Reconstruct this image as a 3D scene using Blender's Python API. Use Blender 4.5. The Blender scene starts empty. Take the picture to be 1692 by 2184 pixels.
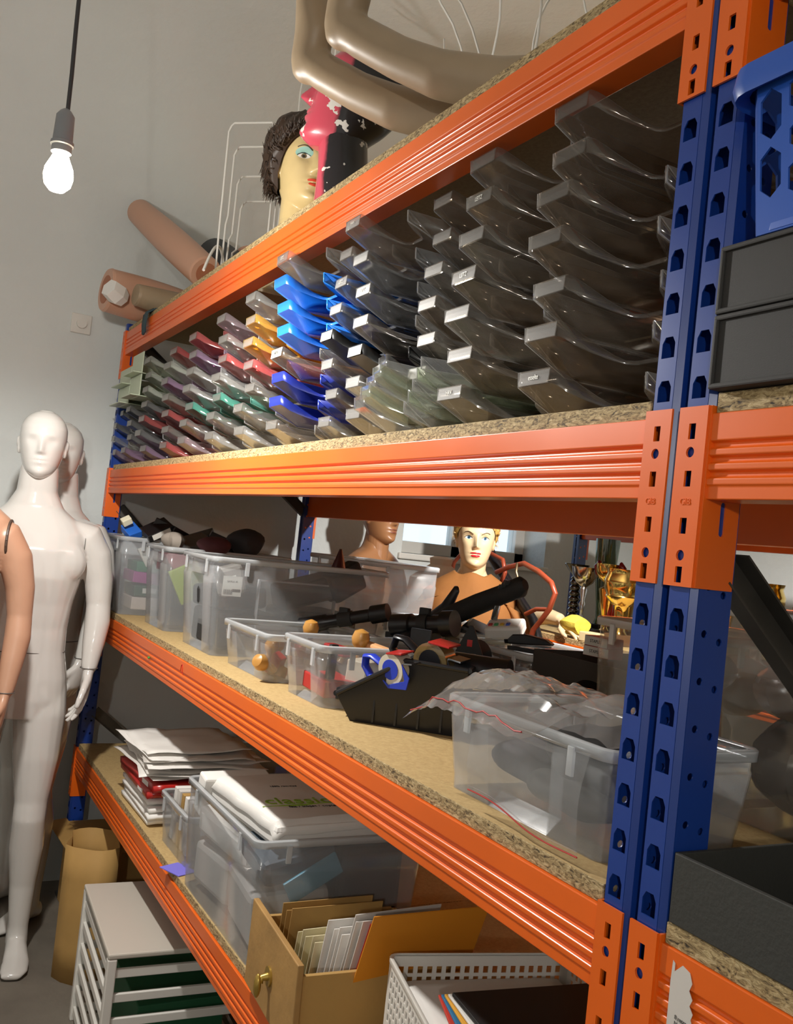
import bpy, bmesh, math, random
from mathutils import Vector, Matrix
from math import sin, cos, pi, radians, exp, sqrt

scene = bpy.context.scene
COL = scene.collection
random.seed(7)

# ------------------------------------------------------------------ camera
def vec(*a): return Vector(a)
CAM = vec(.8063, -.7437, 1.5005)
yaw, pitch, roll = radians(151.7774), radians(2.0341), radians(6.2382)
fw = vec(cos(pitch)*cos(yaw), cos(pitch)*sin(yaw), sin(pitch))
rt0 = vec(sin(yaw), -cos(yaw), 0); up0 = rt0.cross(fw)
rt = rt0*cos(roll) + up0*sin(roll); up = up0*cos(roll) - rt0*sin(roll)
cd = bpy.data.cameras.new('camera'); cam = bpy.data.objects.new('camera', cd); COL.objects.link(cam)
cd.sensor_fit = 'VERTICAL'; cd.sensor_height = 24.0; cd.lens = 24.0*2000/2184
cd.clip_start = .02; cd.clip_end = 60
cam.matrix_world = Matrix(((rt.x, up.x, -fw.x, CAM.x), (rt.y, up.y, -fw.y, CAM.y), (rt.z, up.z, -fw.z, CAM.z), (0, 0, 0, 1)))
scene.camera = cam

# ------------------------------------------------------------------ world, exposure
w = bpy.data.worlds.new('world'); scene.world = w; w.use_nodes = True
w.node_tree.nodes['Background'].inputs[0].default_value = (.62, .72, .85, 1)
w.node_tree.nodes['Background'].inputs[1].default_value = 2.0
vs = scene.view_settings
vs.view_transform = 'Standard'; vs.look = 'None'; vs.gamma = 1; vs.use_curve_mapping = False
vs.exposure = 0.0
scene.cycles.transparent_max_bounces = 40
scene.cycles.max_bounces = 10
scene.cycles.caustics_reflective = False; scene.cycles.caustics_refractive = False
BULB_W, BULB2_W, FILL_W = 94, 125, 50

# ------------------------------------------------------------------ materials
MATS = {}
def lin(c):
    return tuple((x/12.92 if x <= .04045 else ((x+.055)/1.055)**2.4) for x in c)
def hexc(h): return lin(tuple(int(h[i:i+2], 16)/255 for i in (0, 2, 4)))
def base(name):
    m = bpy.data.materials.new(name); m.use_nodes = True
    return m, m.node_tree, m.node_tree.nodes['Principled BSDF']
def P(name, col, rough=.5, metal=0, coat=0, noise=0, nscale=20, bump=0, bscale=40, spec=.5, sss=0):
    """plain painted / plastic / paper surface with optional tone noise and fine relief"""
    if name in MATS: return MATS[name]
    c = hexc(col) if isinstance(col, str) else col
    m, nt, b = base(name); L = nt.links
    b.inputs['Base Color'].default_value = (*c, 1); b.inputs['Roughness'].default_value = rough
    b.inputs['Metallic'].default_value = metal; b.inputs['Coat Weight'].default_value = coat
    b.inputs['Coat Roughness'].default_value = .08
    b.inputs['Specular IOR Level'].default_value = spec
    if noise or bump:
        tc = nt.nodes.new('ShaderNodeTexCoord')
    if noise:
        n = nt.nodes.new('ShaderNodeTexNoise'); n.inputs['Scale'].default_value = nscale; n.inputs['Detail'].default_value = 5
        L.new(tc.outputs['Object'], n.inputs['Vector'])
        r = nt.nodes.new('ShaderNodeValToRGB'); r.color_ramp.elements[0].position = .3; r.color_ramp.elements[1].position = .7
        r.color_ramp.elements[0].color = (*[x*(1-noise) for x in c], 1); r.color_ramp.elements[1].color = (*[min(1, x*(1+noise*.6)) for x in c], 1)
        L.new(n.outputs['Fac'], r.inputs['Fac']); L.new(r.outputs['Color'], b.inputs['Base Color'])
    if bump:
        n2 = nt.nodes.new('ShaderNodeTexNoise'); n2.inputs['Scale'].default_value = bscale; n2.inputs['Detail'].default_value = 6
        L.new(tc.outputs['Object'], n2.inputs['Vector'])
        bp = nt.nodes.new('ShaderNodeBump'); bp.inputs['Strength'].default_value = bump; bp.inputs['Distance'].default_value = .01
        L.new(n2.outputs['Fac'], bp.inputs['Height']); L.new(bp.outputs['Normal'], b.inputs['Normal'])
    MATS[name] = m; return m
def PLASTIC(name, col, milky=.0, gloss=.06, rough=.08, mcol=None):
    """thin see-through plastic sheet: tinted transparency, some milky scatter, fresnel gloss"""
    if name in MATS: return MATS[name]
    c = hexc(col) if isinstance(col, str) else col
    m = bpy.data.materials.new(name); m.use_nodes = True; nt = m.node_tree; L = nt.links; nt.nodes.clear()
    o = nt.nodes.new('ShaderNodeOutputMaterial')
    t = nt.nodes.new('ShaderNodeBsdfTransparent'); t.inputs[0].default_value = (*c, 1)
    d = nt.nodes.new('ShaderNodeBsdfDiffuse'); d.inputs[0].default_value = (*(mcol or c), 1)
    tr = nt.nodes.new('ShaderNodeBsdfTranslucent'); tr.inputs[0].default_value = (*(mcol or c), 1)
    g = nt.nodes.new('ShaderNodeBsdfGlossy'); g.inputs['Roughness'].default_value = rough
    a = nt.nodes.new('ShaderNodeMixShader'); a.inputs[0].default_value = .45; L.new(d.outputs[0], a.inputs[1]); L.new(tr.outputs[0], a.inputs[2])
    x = nt.nodes.new('ShaderNodeMixShader'); x.inputs[0].default_value = milky; L.new(t.outputs[0], x.inputs[1]); L.new(a.outputs[0], x.inputs[2])
    f = nt.nodes.new('ShaderNodeLayerWeight'); f.inputs[0].default_value = .5
    pw = nt.nodes.new('ShaderNodeMath'); pw.operation = 'POWER'; pw.inputs[1].default_value = 5; L.new(f.outputs['Facing'], pw.inputs[0])
    ad = nt.nodes.new('ShaderNodeMath'); ad.operation = 'MULTIPLY_ADD'; ad.inputs[1].default_value = .85; ad.inputs[2].default_value = gloss; ad.use_clamp = True
    L.new(pw.outputs[0], ad.inputs[0])
    y = nt.nodes.new('ShaderNodeMixShader'); L.new(ad.outputs[0], y.inputs[0]); L.new(x.outputs[0], y.inputs[1]); L.new(g.outputs[0], y.inputs[2])
    L.new(y.outputs[0], o.inputs[0]); MATS[name] = m; return m
def EMIT(name, col, s):
    if name in MATS: return MATS[name]
    m, nt, b = base(name); b.inputs['Base Color'].default_value = (*col, 1)
    b.inputs['Emission Color'].default_value = (*col, 1); b.inputs['Emission Strength'].default_value = s
    MATS[name] = m; return m
def CHIP(name, edge):
    if name in MATS: return MATS[name]
    m, nt, b = base(name); L = nt.links
    tc = nt.nodes.new('ShaderNodeTexCoord'); mp = nt.nodes.new('ShaderNodeMapping')
    L.new(tc.outputs['Object'], mp.inputs['Vector'])
    n = nt.nodes.new('ShaderNodeTexNoise'); n.inputs['Detail'].default_value = 8; n.inputs['Roughness'].default_value = .7
    r = nt.nodes.new('ShaderNodeValToRGB'); e = r.color_ramp.elements
    if edge:
        mp.inputs['Scale'].default_value = (80, 140, 210); n.inputs['Scale'].default_value = 1.0; n.inputs['Distortion'].default_value = 1.2
        e[0].position = .36; e[0].color = (*hexc('2e2416'), 1); e[1].position = .66; e[1].color = (*hexc('d9c398'), 1)
        k = e.new(.46); k.color = (*hexc('9c8357'), 1)
        k = e.new(.55); k.color = (*hexc('c0a878'), 1)
    else:
        mp.inputs['Scale'].default_value = (90, 90, 90); n.inputs['Scale'].default_value = 1.3
        e[0].position = .25; e[0].color = (*hexc('a88a58'), 1); e[1].position = .75; e[1].color = (*hexc('c9ac78'), 1)
    L.new(mp.outputs[0], n.inputs['Vector']); L.new(n.outputs['Fac'], r.inputs['Fac']); L.new(r.outputs['Color'], b.inputs['Base Color'])
    b.inputs['Roughness'].default_value = .75
    bp = nt.nodes.new('ShaderNodeBump'); bp.inputs['Strength'].default_value = .9 if edge else .12; bp.inputs['Distance'].default_value = .004
    L.new(n.outputs['Fac'], bp.inputs['Height']); L.new(bp.outputs['Normal'], b.inputs['Normal'])
    MATS[name] = m; return m
def PAINTED_STEEL(name, col, rough=.28):
    if name in MATS: return MATS[name]
    c = hexc(col); m, nt, b = base(name); L = nt.links
    tc = nt.nodes.new('ShaderNodeTexCoord'); n = nt.nodes.new('ShaderNodeTexNoise'); n.inputs['Scale'].default_value = 4; n.inputs['Detail'].default_value = 3
    L.new(tc.outputs['Object'], n.inputs['Vector'])
    r = nt.nodes.new('ShaderNodeValToRGB'); e = r.color_ramp.elements
    e[0].position = .3; e[0].color = (*[x*.90 for x in c], 1); e[1].position = .65; e[1].color = (*c, 1)
    L.new(n.outputs['Fac'], r.inputs['Fac']); L.new(r.outputs['Color'], b.inputs['Base Color'])
    rr = nt.nodes.new('ShaderNodeMapRange'); rr.inputs['To Min'].default_value = rough-.08; rr.inputs['To Max'].default_value = rough+.1
    L.new(n.outputs['Fac'], rr.inputs['Value']); L.new(rr.outputs[0], b.inputs['Roughness'])
    b.inputs['Coat Weight'].default_value = .22; b.inputs['Coat Roughness'].default_value = .22
    MATS[name] = m; return m

ORANGE = PAINTED_STEEL('orange_paint', 'ea6612', .36)
BLUE = PAINTED_STEEL('blue_paint', '163a8a', .3)
DARKSTEEL = P('dark_steel', '5a5650', .45, .6, noise=.25, nscale=12)
CHIPTOP, CHIPEDGE = CHIP('chipboard_face', False), CHIP('chipboard_edge', True)
PLASTER = P('plaster', 'd6d9d6', .85, noise=.06, nscale=1.6, bump=.35, bscale=26)
CONCRETE = P('concrete', '6f675c', .85, noise=.2, nscale=6, bump=.2, bscale=30)
WHITEGLOSS = P('white_gloss', 'd2cec8', .14, coat=.6)
SEAM = P('seam_dark', '5a554f', .6)
TANSKIN = P('tan_skin', 'b48a70', .38, noise=.06, nscale=5)
BROWNSKIN = P('brown_skin', 'a8764f', .36)
PALESKIN = P('pale_skin', 'd9c098', .3)
BEIGE = P('beige_skin', 'a28d72', .42, noise=.1, nscale=7)
PINKSKIN = P('pink_skin', 'c99a80', .38)
BLACKP = P('black_plastic', '17171a', .32)
BLACKM = P('black_matte', '1d1c1b', .7, bump=.1, bscale=200)
PAPER = P('paper_white', 'e6e2dc', .8, noise=.03, nscale=8, bump=.12, bscale=18)
PAPER2 = P('paper_grey', 'cfc9c2', .8)
RED = P('red_gloss', 'b3231f', .3, coat=.3)
KRAFT = P('kraft_paper', 'b08a4e', .75, noise=.12, nscale=9)
CARD = P('cardboard', 'b48d50', .8, noise=.08, nscale=6, bump=.08, bscale=60)
GREENP = P('green_plastic', '1f7a4a', .4)
GOLD = P('gold_metal', 'd9bb6c', .14, 1)
SILVER = P('silver_metal', 'b9bcc0', .16, 1)
CHROME = P('dark_chrome', '6b6d70', .15, 1)
WHITEP = P('white_plastic', 'dcd8d0', .4)
WIRE = P('white_wire', 'd8d4cc', .35)
CLEAR = PLASTIC('frosted_plastic', (.93, .94, .95), milky=.17, gloss=.05, rough=.16, mcol=(.9, .91, .92))
CLEARRIM = PLASTIC('frosted_rim', (.8, .82, .84), milky=.6, gloss=.08, rough=.12, mcol=(.92, .94, .95))
CLEARG = PLASTIC('clear_plastic', (.95, .95, .93), milky=.08, gloss=.06, rough=.07, mcol=(.85, .85, .83))
FILM = PLASTIC('plastic_film', (.95, .95, .95), milky=.13, gloss=.06, rough=.14, mcol=(.85, .85, .85))
FILM2 = PLASTIC('crinkled_film', (.92, .92, .92), milky=.22, gloss=.16, rough=.15, mcol=(.9, .9, .9))
GLASS = PLASTIC('window_glass', (.9, .94, .95), milky=0, gloss=.05, rough=.02)

# ------------------------------------------------------------------ object helpers
def tag(o, label=None, cat=None, group=None, kind=None):
    if label: o['label'] = label
    if cat: o['category'] = cat
    if group: o['group'] = group
    if kind: o['kind'] = kind
    return o
def thing(name, label, cat, loc=(0, 0, 0), rz=0, group=None, kind=None):
    o = bpy.data.objects.new(name, None); COL.objects.link(o); o.empty_display_size = .05
    o.location = loc; o.rotation_euler = (0, 0, rz)
    return tag(o, label, cat, group, kind)
def copy_tree(o, parent=None):
    c = o.copy(); COL.objects.link(c); c.parent = parent
    for ch in list(o.children): copy_tree(ch, c)
    return c
class MB:
    def __init__(s): s.v = []; s.f = []; s.m = []
    def add(s, vs, fs, m=0):
        k = len(s.v); s.v += [tuple(p) for p in vs]; s.f += [tuple(i+k for i in f) for f in fs]; s.m += [m]*len(fs); return s
    def box(s, x0, x1, y0, y1, z0, z1, m=0):
        return s.add([(x0,y0,z0),(x1,y0,z0),(x1,y1,z0),(x0,y1,z0),(x0,y0,z1),(x1,y0,z1),(x1,y1,z1),(x0,y1,z1)],
                     [(0,3,2,1),(4,5,6,7),(0,1,5,4),(1,2,6,5),(2,3,7,6),(3,0,4,7)], m)
    def obox(s, c, sx, sy, sz, rot, m=0):
        """box of full size sx,sy,sz centred at c, turned by euler rot"""
        R = rot if isinstance(rot, Matrix) else Matrix.Rotation(rot[2], 3, 'Z') @ Matrix.Rotation(rot[1], 3, 'Y') @ Matrix.Rotation(rot[0], 3, 'X')
        p = [Vector(c) + R @ Vector((a*sx/2, b*sy/2, d*sz/2)) for d in (-1, 1) for a, b in ((-1,-1),(1,-1),(1,1),(-1,1))]
        return s.add(p, [(0,3,2,1),(4,5,6,7),(0,1,5,4),(1,2,6,5),(2,3,7,6),(3,0,4,7)], m)
    def loft(s, rings, m=0, cap0=True, cap1=True, closed=True):
        n = len(rings[0]); vs = [p for r in rings for p in r]; fs = []
        for i in range(len(rings)-1):
            for j in range(n if closed else n-1):
                k = (j+1) % n
                fs.append((i*n+j, i*n+k, (i+1)*n+k, (i+1)*n+j))
        if cap0: fs.append(tuple(range(n-1, -1, -1)))
        if cap1: fs.append(tuple((len(rings)-1)*n+j for j in range(n)))
        return s.add(vs, fs, m)
    def tube(s, pts, r, n=10, m=0, cap=True, flat=None):
        """swept tube; r number or list; flat=(a,b) squeezes the section"""
        pts = [Vector(p) for p in pts]; R = r if isinstance(r, (list, tuple)) else [r]*len(pts)
        rings = []; prev = None
        for i, p in enumerate(pts):
            d = (pts[min(i+1, len(pts)-1)] - pts[max(i-1, 0)]).normalized()
            if prev is None:
                a = Vector((0, 0, 1)) if abs(d.z) < .9 else Vector((1, 0, 0))
                u = d.cross(a).normalized()
            else:
                u = (prev - d*prev.dot(d)).normalized()
            prev = u; v = d.cross(u)
            fu, fv = flat or (1, 1)
            rings.append([p + (u*cos(2*pi*k/n)*fu + v*sin(2*pi*k/n)*fv)*R[i] for k in range(n)])
        return s.loft(rings, m, cap, cap)
    def ball(s, c, rx, ry, rz, n=16, k=10, m=0):
        rings = []
        for i in range(k+1):
            a = -pi/2 + pi*i/k; q = max(cos(a), .02)
            rings.append([(c[0]+rx*q*cos(2*pi*j/n), c[1]+ry*q*sin(2*pi*j/n), c[2]+rz*sin(a)) for j in range(n)])
        return s.loft(rings, m)
    def lathe(s, prof, n=20, c=(0, 0, 0), m=0, cap=True):
        return s.loft([[(c[0]+r*cos(2*pi*j/n), c[1]+r*sin(2*pi*j/n), c[2]+z) for j in range(n)] for r, z in prof], m, cap, cap)
    def prism(s, poly, a0, a1, axis='x', m=0):
        def pt(u, v, a): return {'x': (a, u, v), 'y': (u, a, v), 'z': (u, v, a)}[axis]
        n = len(poly)
        vs = [pt(u, v, a0) for u, v in poly] + [pt(u, v, a1) for u, v in poly]
        fs = [(i, (i+1) % n, n+(i+1) % n, n+i) for i in range(n)] + [tuple(range(n-1, -1, -1)), tuple(range(n, 2*n))]
        return s.add(vs, fs, m)
    def grid(s, fn, nu, nv, m=0):
        vs = [fn(i/nu, j/nv) for i in range(nu+1) for j in range(nv+1)]
        fs = [(i*(nv+1)+j, (i+1)*(nv+1)+j, (i+1)*(nv+1)+j+1, i*(nv+1)+j+1) for i in range(nu) for j in range(nv)]
        return s.add(vs, fs, m)
    def xf(s, M):
        s.v = [tuple(M @ Vector(p)) for p in s.v]; return s
    def plate(s, o, u, v, W, H, holes, m=0):
        """flat plate W x H spanned by u,v from corner o; holes: (u0,u1,v0,v1, polygon) cells that tile part of it"""
        o, u, v = Vector(o), Vector(u), Vector(v)
        pt = lambda a, b: o + u*a + v*b
        for (a0, a1, b0, b1, poly) in holes:
            if poly is None:
                s.add([pt(a0,b0), pt(a1,b0), pt(a1,b1), pt(a0,b1)], [(0,1,2,3)], m); continue
            ca = sum(p[0] for p in poly)/len(poly); cb = sum(p[1] for p in poly)/len(poly)
            ang = [math.atan2(p[1]-cb, p[0]-ca) for p in poly] + [math.atan2(y-cb, x-ca) for x in (a0, a1) for y in (b0, b1)]
            ang = sorted(set(round(a, 6) for a in ang)); inn = []; out = []
            for a in ang:
                dx, dy = cos(a), sin(a); best = 1e9
                for i in range(len(poly)):
                    p, q = poly[i], poly[(i+1) % len(poly)]
                    ex, ey = q[0]-p[0], q[1]-p[1]; den = dx*ey - dy*ex
                    if abs(den) < 1e-12: continue
                    t = ((p[0]-ca)*ey - (p[1]-cb)*ex)/den; w_ = ((p[0]-ca)*dy - (p[1]-cb)*dx)/den
                    if t > 0 and -1e-4 <= w_ <= 1+1e-4: best = min(best, t)
                inn.append(pt(ca+dx*best, cb+dy*best))
                tx = ((a1 if dx > 0 else a0)-ca)/dx if abs(dx) > 1e-9 else 1e9
                ty = ((b1 if dy > 0 else b0)-cb)/dy if abs(dy) > 1e-9 else 1e9
                t = min(tx, ty); out.append(pt(ca+dx*t, cb+dy*t))
            n = len(ang)
            s.add(inn+out, [(i, n+i, n+(i+1) % n, (i+1) % n) for i in range(n)], m)
        return s
    def mesh(s, name, mats, smooth=False, angle=40):
        me = bpy.data.meshes.new(name); me.from_pydata(s.v, [], s.f)
        for m in (mats if isinstance(mats, (list, tuple)) else [mats]): me.materials.append(m)
        me.polygons.foreach_set('material_index', s.m)
        if smooth:
            me.polygons.foreach_set('use_smooth', [True]*len(s.f)); me.update()
            if angle: me.set_sharp_from_angle(angle=radians(angle))
        me.update(); return me
    def build(s, name, mats, parent=None, smooth=False, angle=40, bevel=0, seg=2, solid=0, off=-1, rim=None, merge=False, loc=None, rot=None, remesh=0, soft=0, sub=0):
        me = s.mesh(name, mats, smooth, angle); o = bpy.data.objects.new(name, me); COL.objects.link(o)
        if merge:
            b = bmesh.new(); b.from_mesh(me); bmesh.ops.remove_doubles(b, verts=b.verts, dist=1e-5); bmesh.ops.recalc_face_normals(b, faces=b.faces); b.to_mesh(me); b.free()
        if parent is not None: o.parent = parent
        if loc is not None: o.location = loc
        if rot is not None: o.rotation_euler = rot
        if remesh:
            md = o.modifiers.new('r', 'REMESH'); md.mode = 'VOXEL'; md.voxel_size = remesh; md.use_smooth_shade = True
        if soft:
            md = o.modifiers.new('s', 'SMOOTH'); md.factor = .5; md.iterations = soft
        if sub:
            md = o.modifiers.new('u', 'SUBSURF'); md.levels = sub; md.render_levels = sub
        if solid:
            md = o.modifiers.new('t', 'SOLIDIFY'); md.thickness = solid; md.offset = off
            if rim is not None: me.materials.append(rim); md.material_offset_rim = len(me.materials)-1
        if bevel:
            md = o.modifiers.new('b', 'BEVEL'); md.width = bevel; md.segments = seg; md.limit_method = 'ANGLE'; md.angle_limit = radians(40)
        return o
def text(name, s, size, mat, parent, loc, rot, depth=.0004, align='CENTER', sx=1):
    c = bpy.data.curves.new(name, 'FONT'); c.body = s; c.size = size; c.extrude = depth; c.align_x = align; c.align_y = 'CENTER'
    c.materials.append(mat); o = bpy.data.objects.new(name, c); COL.objects.link(o); o.parent = parent; o.location = loc; o.rotation_euler = rot; o.scale = (sx, 1, 1)
    return o
def letters_to_mesh():
    dg = bpy.context.evaluated_depsgraph_get()
    for o in [q for q in scene.objects if q.type == 'FONT']:
        me = bpy.data.meshes.new_from_object(o.evaluated_get(dg)); n = bpy.data.objects.new('lettering', me); COL.objects.link(n)
        n.parent = o.parent; n.location = o.location; n.rotation_euler = o.rotation_euler; n.scale = o.scale; bpy.data.objects.remove(o)
def rrect(w, d, r, n=4, cx=0, cy=0):
    p = []
    for (sx, sy, a0) in ((1, 1, 0), (-1, 1, pi/2), (-1, -1, pi), (1, -1, 1.5*pi)):
        for k in range(n+1):
            a = a0 + pi/2*k/n; p.append((cx+sx*(w/2-r)+r*cos(a), cy+sy*(d/2-r)+r*sin(a)))
    return p
ORD = ['lowest', 'second', 'third', 'fourth', 'fifth', 'sixth', 'seventh', 'eighth', 'ninth', 'tenth', 'eleventh', 'twelfth', 'thirteenth']
# ------------------------------------------------------------------ the room
def struct(name, mb, mats, label=None, **k):
    o = mb.build(name, mats, **k); tag(o, label, None, None, 'structure'); return o
WX, CEIL, COVE = -3.17, 3.25, 1.0
struct('floor', MB().box(-3.4, 4.2, -2.6, 3.6, -.06, 0), CONCRETE)
# side wall with its window opening (y 1.48..2.27, z 1.46..2.1) runs up into a coved ceiling
mb = MB()
wy0, wy1, wz0, wz1 = 1.44, 2.30, 1.47, 2.12
for (a, b, c, d) in ((-2.6, wy0, 0, CEIL-COVE), (wy1, 3.6, 0, CEIL-COVE), (wy0, wy1, 0, wz0), (wy0, wy1, wz1, CEIL-COVE)):
    mb.box(WX-.35, WX, a, b, c, d)
struct('wall_left', mb, PLASTER)
prof = [(WX+COVE-COVE*cos(a*pi/2/14), CEIL-COVE+COVE*sin(a*pi/2/14)) for a in range(15)]
mb = MB()
mb.loft([[(x, -2.6, z) for x, z in prof], [(x, 3.6, z) for x, z in prof]], 0, False, False, False)
mb.add([(prof[-1][0], -2.6, CEIL), (4.2, -2.6, CEIL), (4.2, 3.6, CEIL), (prof[-1][0], 3.6, CEIL)], [(0, 1, 2, 3)])
struct('ceiling', mb, PLASTER, smooth=True, angle=60)
struct('wall_back', MB().box(-3.5, 4.2, 3.0, 3.2, 0, 3.3), PLASTER)
struct('wall_right', MB().box(4.0, 4.2, -2.6, 3.6, 0, 3.3), PLASTER)
struct('wall_front', MB().box(-3.5, 4.2, -2.5, -2.3, 0, 3.3), PLASTER)
# window set deep in its niche
wn = thing('window_1', 'small white-framed cellar window in a deep wall niche', None, (WX-.22, (wy0+wy1)/2, wz0), kind='structure')
W2, H2 = (wy1-wy0)/2, wz1-wz0
fr = MB()
for (a, b, c, d) in ((-W2, W2, 0, .06), (-W2, W2, H2-.05, H2), (-W2, -W2+.06, 0, H2), (W2-.06, W2, 0, H2), (-.035, .035, 0, H2)): fr.box(-.03, .03, a, b, c, d)
fr.build('window_frame', WHITEP, wn, bevel=.004)
for a, b in ((-W2+.06, -.035), (.035, W2-.06)): MB().box(-.004, .004, a, b, .06, H2-.05).build('pane', GLASS, wn)
MB().box(.03, .24, -W2-.02, W2+.02, -.03, 0).build('window_sill', WHITEP, wn, bevel=.006)
# light switch on the plaster
sw = thing('light_switch', 'white wall switch high on the plaster beside the rack', 'switch', (WX, -.15, 2.255))
MB().box(0, .01, -.04, .04, -.04, .04).build('switch_plate', WHITEP, sw, bevel=.004)
mb = MB(); mb.tube([(.01, 0, 0), (.024, 0, 0)], .02, 16); mb.build('switch_knob', WHITEP, sw, smooth=True)

# ------------------------------------------------------------------ lamps (each lamp holds its own light)
def pendant(loc, top, watt, label, rad=.03, down=.78):
    t = thing('pendant_lamp', label, 'lamp', loc, group='bare bulbs hanging on cords')
    mb = MB(); n = 10
    mb.tube([(.012*sin(i*.35)*(1-i/n)*0+.004*sin(i*.8), .003*cos(i), .1+(top-loc[2]-.1)*i/n) for i in range(n+1)], .0045, 8); mb.build('cord', P('cord_grey', '3c3c3e', .6), t, smooth=True)
    mb = MB(); mb.lathe([(.006, .115), (.012, .11), (.019, .1), (.021, .045), (.024, .043), (.024, .036), (.021, .034), (.021, .02)], 24); mb.build('socket', P('socket_plastic', '8f9296', .4), t, smooth=True)
    mb = MB(); mb.lathe([(.013, .035), (.014, .02), (.02, .005), (.029, -.015), (.031, -.032), (.027, -.05), (.016, -.062), (.001, -.066)], 24); mb.build('bulb', EMIT('bulb_glow', (1.0, .86, .62), 60), t, smooth=True)
    # an LED bulb: its opaque collar sends most light down and sideways, little up
    for kind, share in (('SPOT', down), ('POINT', 1-down)):
        if share < .01: continue
        l = bpy.data.lights.new('bulb_light', kind); l.energy = watt*share; l.color = (1.0, .975, .93); l.shadow_soft_size = rad
        if kind == 'SPOT': l.spot_size = pi; l.spot_blend = .32
        lo = bpy.data.objects.new('bulb_light', l); COL.objects.link(lo); lo.parent = t; lo.location = (0, 0, -.105)
    return t
pendant((-1.31, -.51, 2.235), CEIL, BULB_W, 'bare glowing bulb on a grey cord in front of the plaster wall')
pendant((-1.25, 1.2, 2.16), CEIL, BULB2_W, 'bare bulb hanging in the passage behind the orange rack', down=.96)
pendant((2.0, -1.55, 2.0), CEIL, FILL_W, 'added unseen fill bulb hanging in the aisle behind the viewer', down=0)  # unseen fill lamp, added to brighten shelf interiors and posts from the front

# ------------------------------------------------------------------ steel racks
PW, PG, PD = .0403, .0119, .0547                      # post width, gap between neighbouring posts, post depth
CH, HB, HT, BT = .1928, .0937, .1846, .022            # connector height, beam underside / top above it, board thickness
BASES = [2.04, 1.49, .94, .39]
TOPA, TOPB, TOPC, TOPD = [b+HT+BT for b in BASES]
RD = .90
PITCH = .05
HOLE0 = 1.49 + .165 - 33*PITCH                        # pitch phase
def keyhole(cx, cz):
    return [(cx-.0098, cz-.0125), (cx+.0098, cz-.0125), (cx+.0098, cz+.004), (cx+.0055, cz+.0115), (cx-.0055, cz+.0115), (cx-.0098, cz+.004)]
def circ(cx, cz, r, n=12): return [(cx+r*cos(2*pi*k/n), cz+r*sin(2*pi*k/n)) for k in range(n)]
POSTH = 2.262
def post_mesh():
    mb = MB(); ch = .006
    fw_ = PW-2*ch; cells = []; z = 0.0; k = 0
    zs = [HOLE0 + i*PITCH for i in range(60)]
    zs = [z for z in zs if .03 < z < POSTH-.03]
    cells.append((0, fw_, 0, zs[0]-PITCH/2, None))
    for z in zs: cells.append((0, fw_, z-PITCH/2, z+PITCH/2, keyhole(fw_/2, z)))
    cells.append((0, fw_, zs[-1]+PITCH/2, POSTH, None))
    mb.plate((ch, 0, 0), (1, 0, 0), (0, 0, 1), fw_, POSTH, cells)
    mb.plate((0, ch, 0), (ch, -ch, 0), (0, 0, 1), 1, POSTH, [(0, 1, 0, POSTH, None)])
    mb.plate((PW-ch, 0, 0), (ch, ch, 0), (0, 0, 1), 1, POSTH, [(0, 1, 0, POSTH, None)])
    sd = PD-ch
    for x in (0, PW):
        cells = []
        for z in zs:
            cells.append((0, sd*.46, z-.012-PITCH/2, z-.012+PITCH/2, circ(sd*.27, z-.012, .0042)))
            cells.append((sd*.46, sd, z-.02-PITCH/2, z-.02+PITCH/2, circ(sd*.74, z-.02, .0042)))
        cells += [(0, sd*.46, 0, zs[0]-.012-PITCH/2, None), (sd*.46, sd, 0, zs[0]-.02-PITCH/2, None),
                  (0, sd*.46, zs[-1]-.012+PITCH/2, POSTH, None), (sd*.46, sd, zs[-1]-.02+PITCH/2, POSTH, None)]
        mb.plate((x, ch, 0), (0, 1, 0), (0, 0, 1), sd, POSTH, cells)
    for x0, x1 in ((0, .017), (PW-.017, PW)): mb.plate((x0, PD, 0), (1, 0, 0), (0, 0, 1), .017, POSTH, [(0, .017, 0, POSTH, None)])
    return mb
POST = post_mesh().mesh('upright_post', BLUE)
FOOT = MB().box(-.01, PW+.01, -.01, PD+.01, 0, .006).mesh('foot_plate', DARKSTEEL)
def put(name, me, parent, loc=(0, 0, 0), rot=(0, 0, 0)):
    o = bpy.data.objects.new(name, me); COL.objects.link(o); o.parent = parent; o.location = loc; o.rotation_euler = rot; return o
def post(parent, x, y, flip=False):
    o = put('upright_post', POST, parent, (x + (PW if flip else 0), y + (PD if flip else 0), .0), (0, 0, pi if flip else 0))
    md = o.modifiers.new('t', 'SOLIDIFY'); md.thickness = .0016; md.offset = 0
    put('foot_plate', FOOT, o, (0, 0, .0))
    return o
def conn_mesh(side):
    """bracket over the post face; side=+1: flange on the right edge of the plate, -1: on the left"""
    mb = MB(); W = PW; sq = lambda z: [(W/2-.0048, z-.0085), (W/2+.0048, z-.0085), (W/2+.0048, z+.0085), (W/2-.0048, z+.0085)]
    hs = [(.0125, 's'), (.033, 'c'), (.0645, 's'), (.115, 's'), (.1435, 'c'), (.166, 's')]
    cells = []; z0 = 0
    bounds = [0] + [(hs[i][0]+hs[i+1][0])/2 for i in range(5)] + [CH]
    for i, (z, k) in enumerate(hs): cells.append((0, W, bounds[i], bounds[i+1], sq(z) if k == 's' else circ(W/2, z, .0058, 14)))
    mb.plate((0, 0, 0), (1, 0, 0), (0, 0, 1), W, CH, cells)
    x = W if side > 0 else 0
    slot = [(.03+.004*cos(a), .075+(.016 if sin(a) > 0 else -.016)*.9+.004*sin(a)) for a in [2*pi*k/14 for k in range(14)]]
    mb.plate((x, 0, 0), (0, 1, 0), (0, 0, 1), .054, CH, [(0, .054, 0, .045, None), (0, .054, .045, .105, slot), (0, .054, .105, CH, None)])
    return mb
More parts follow.
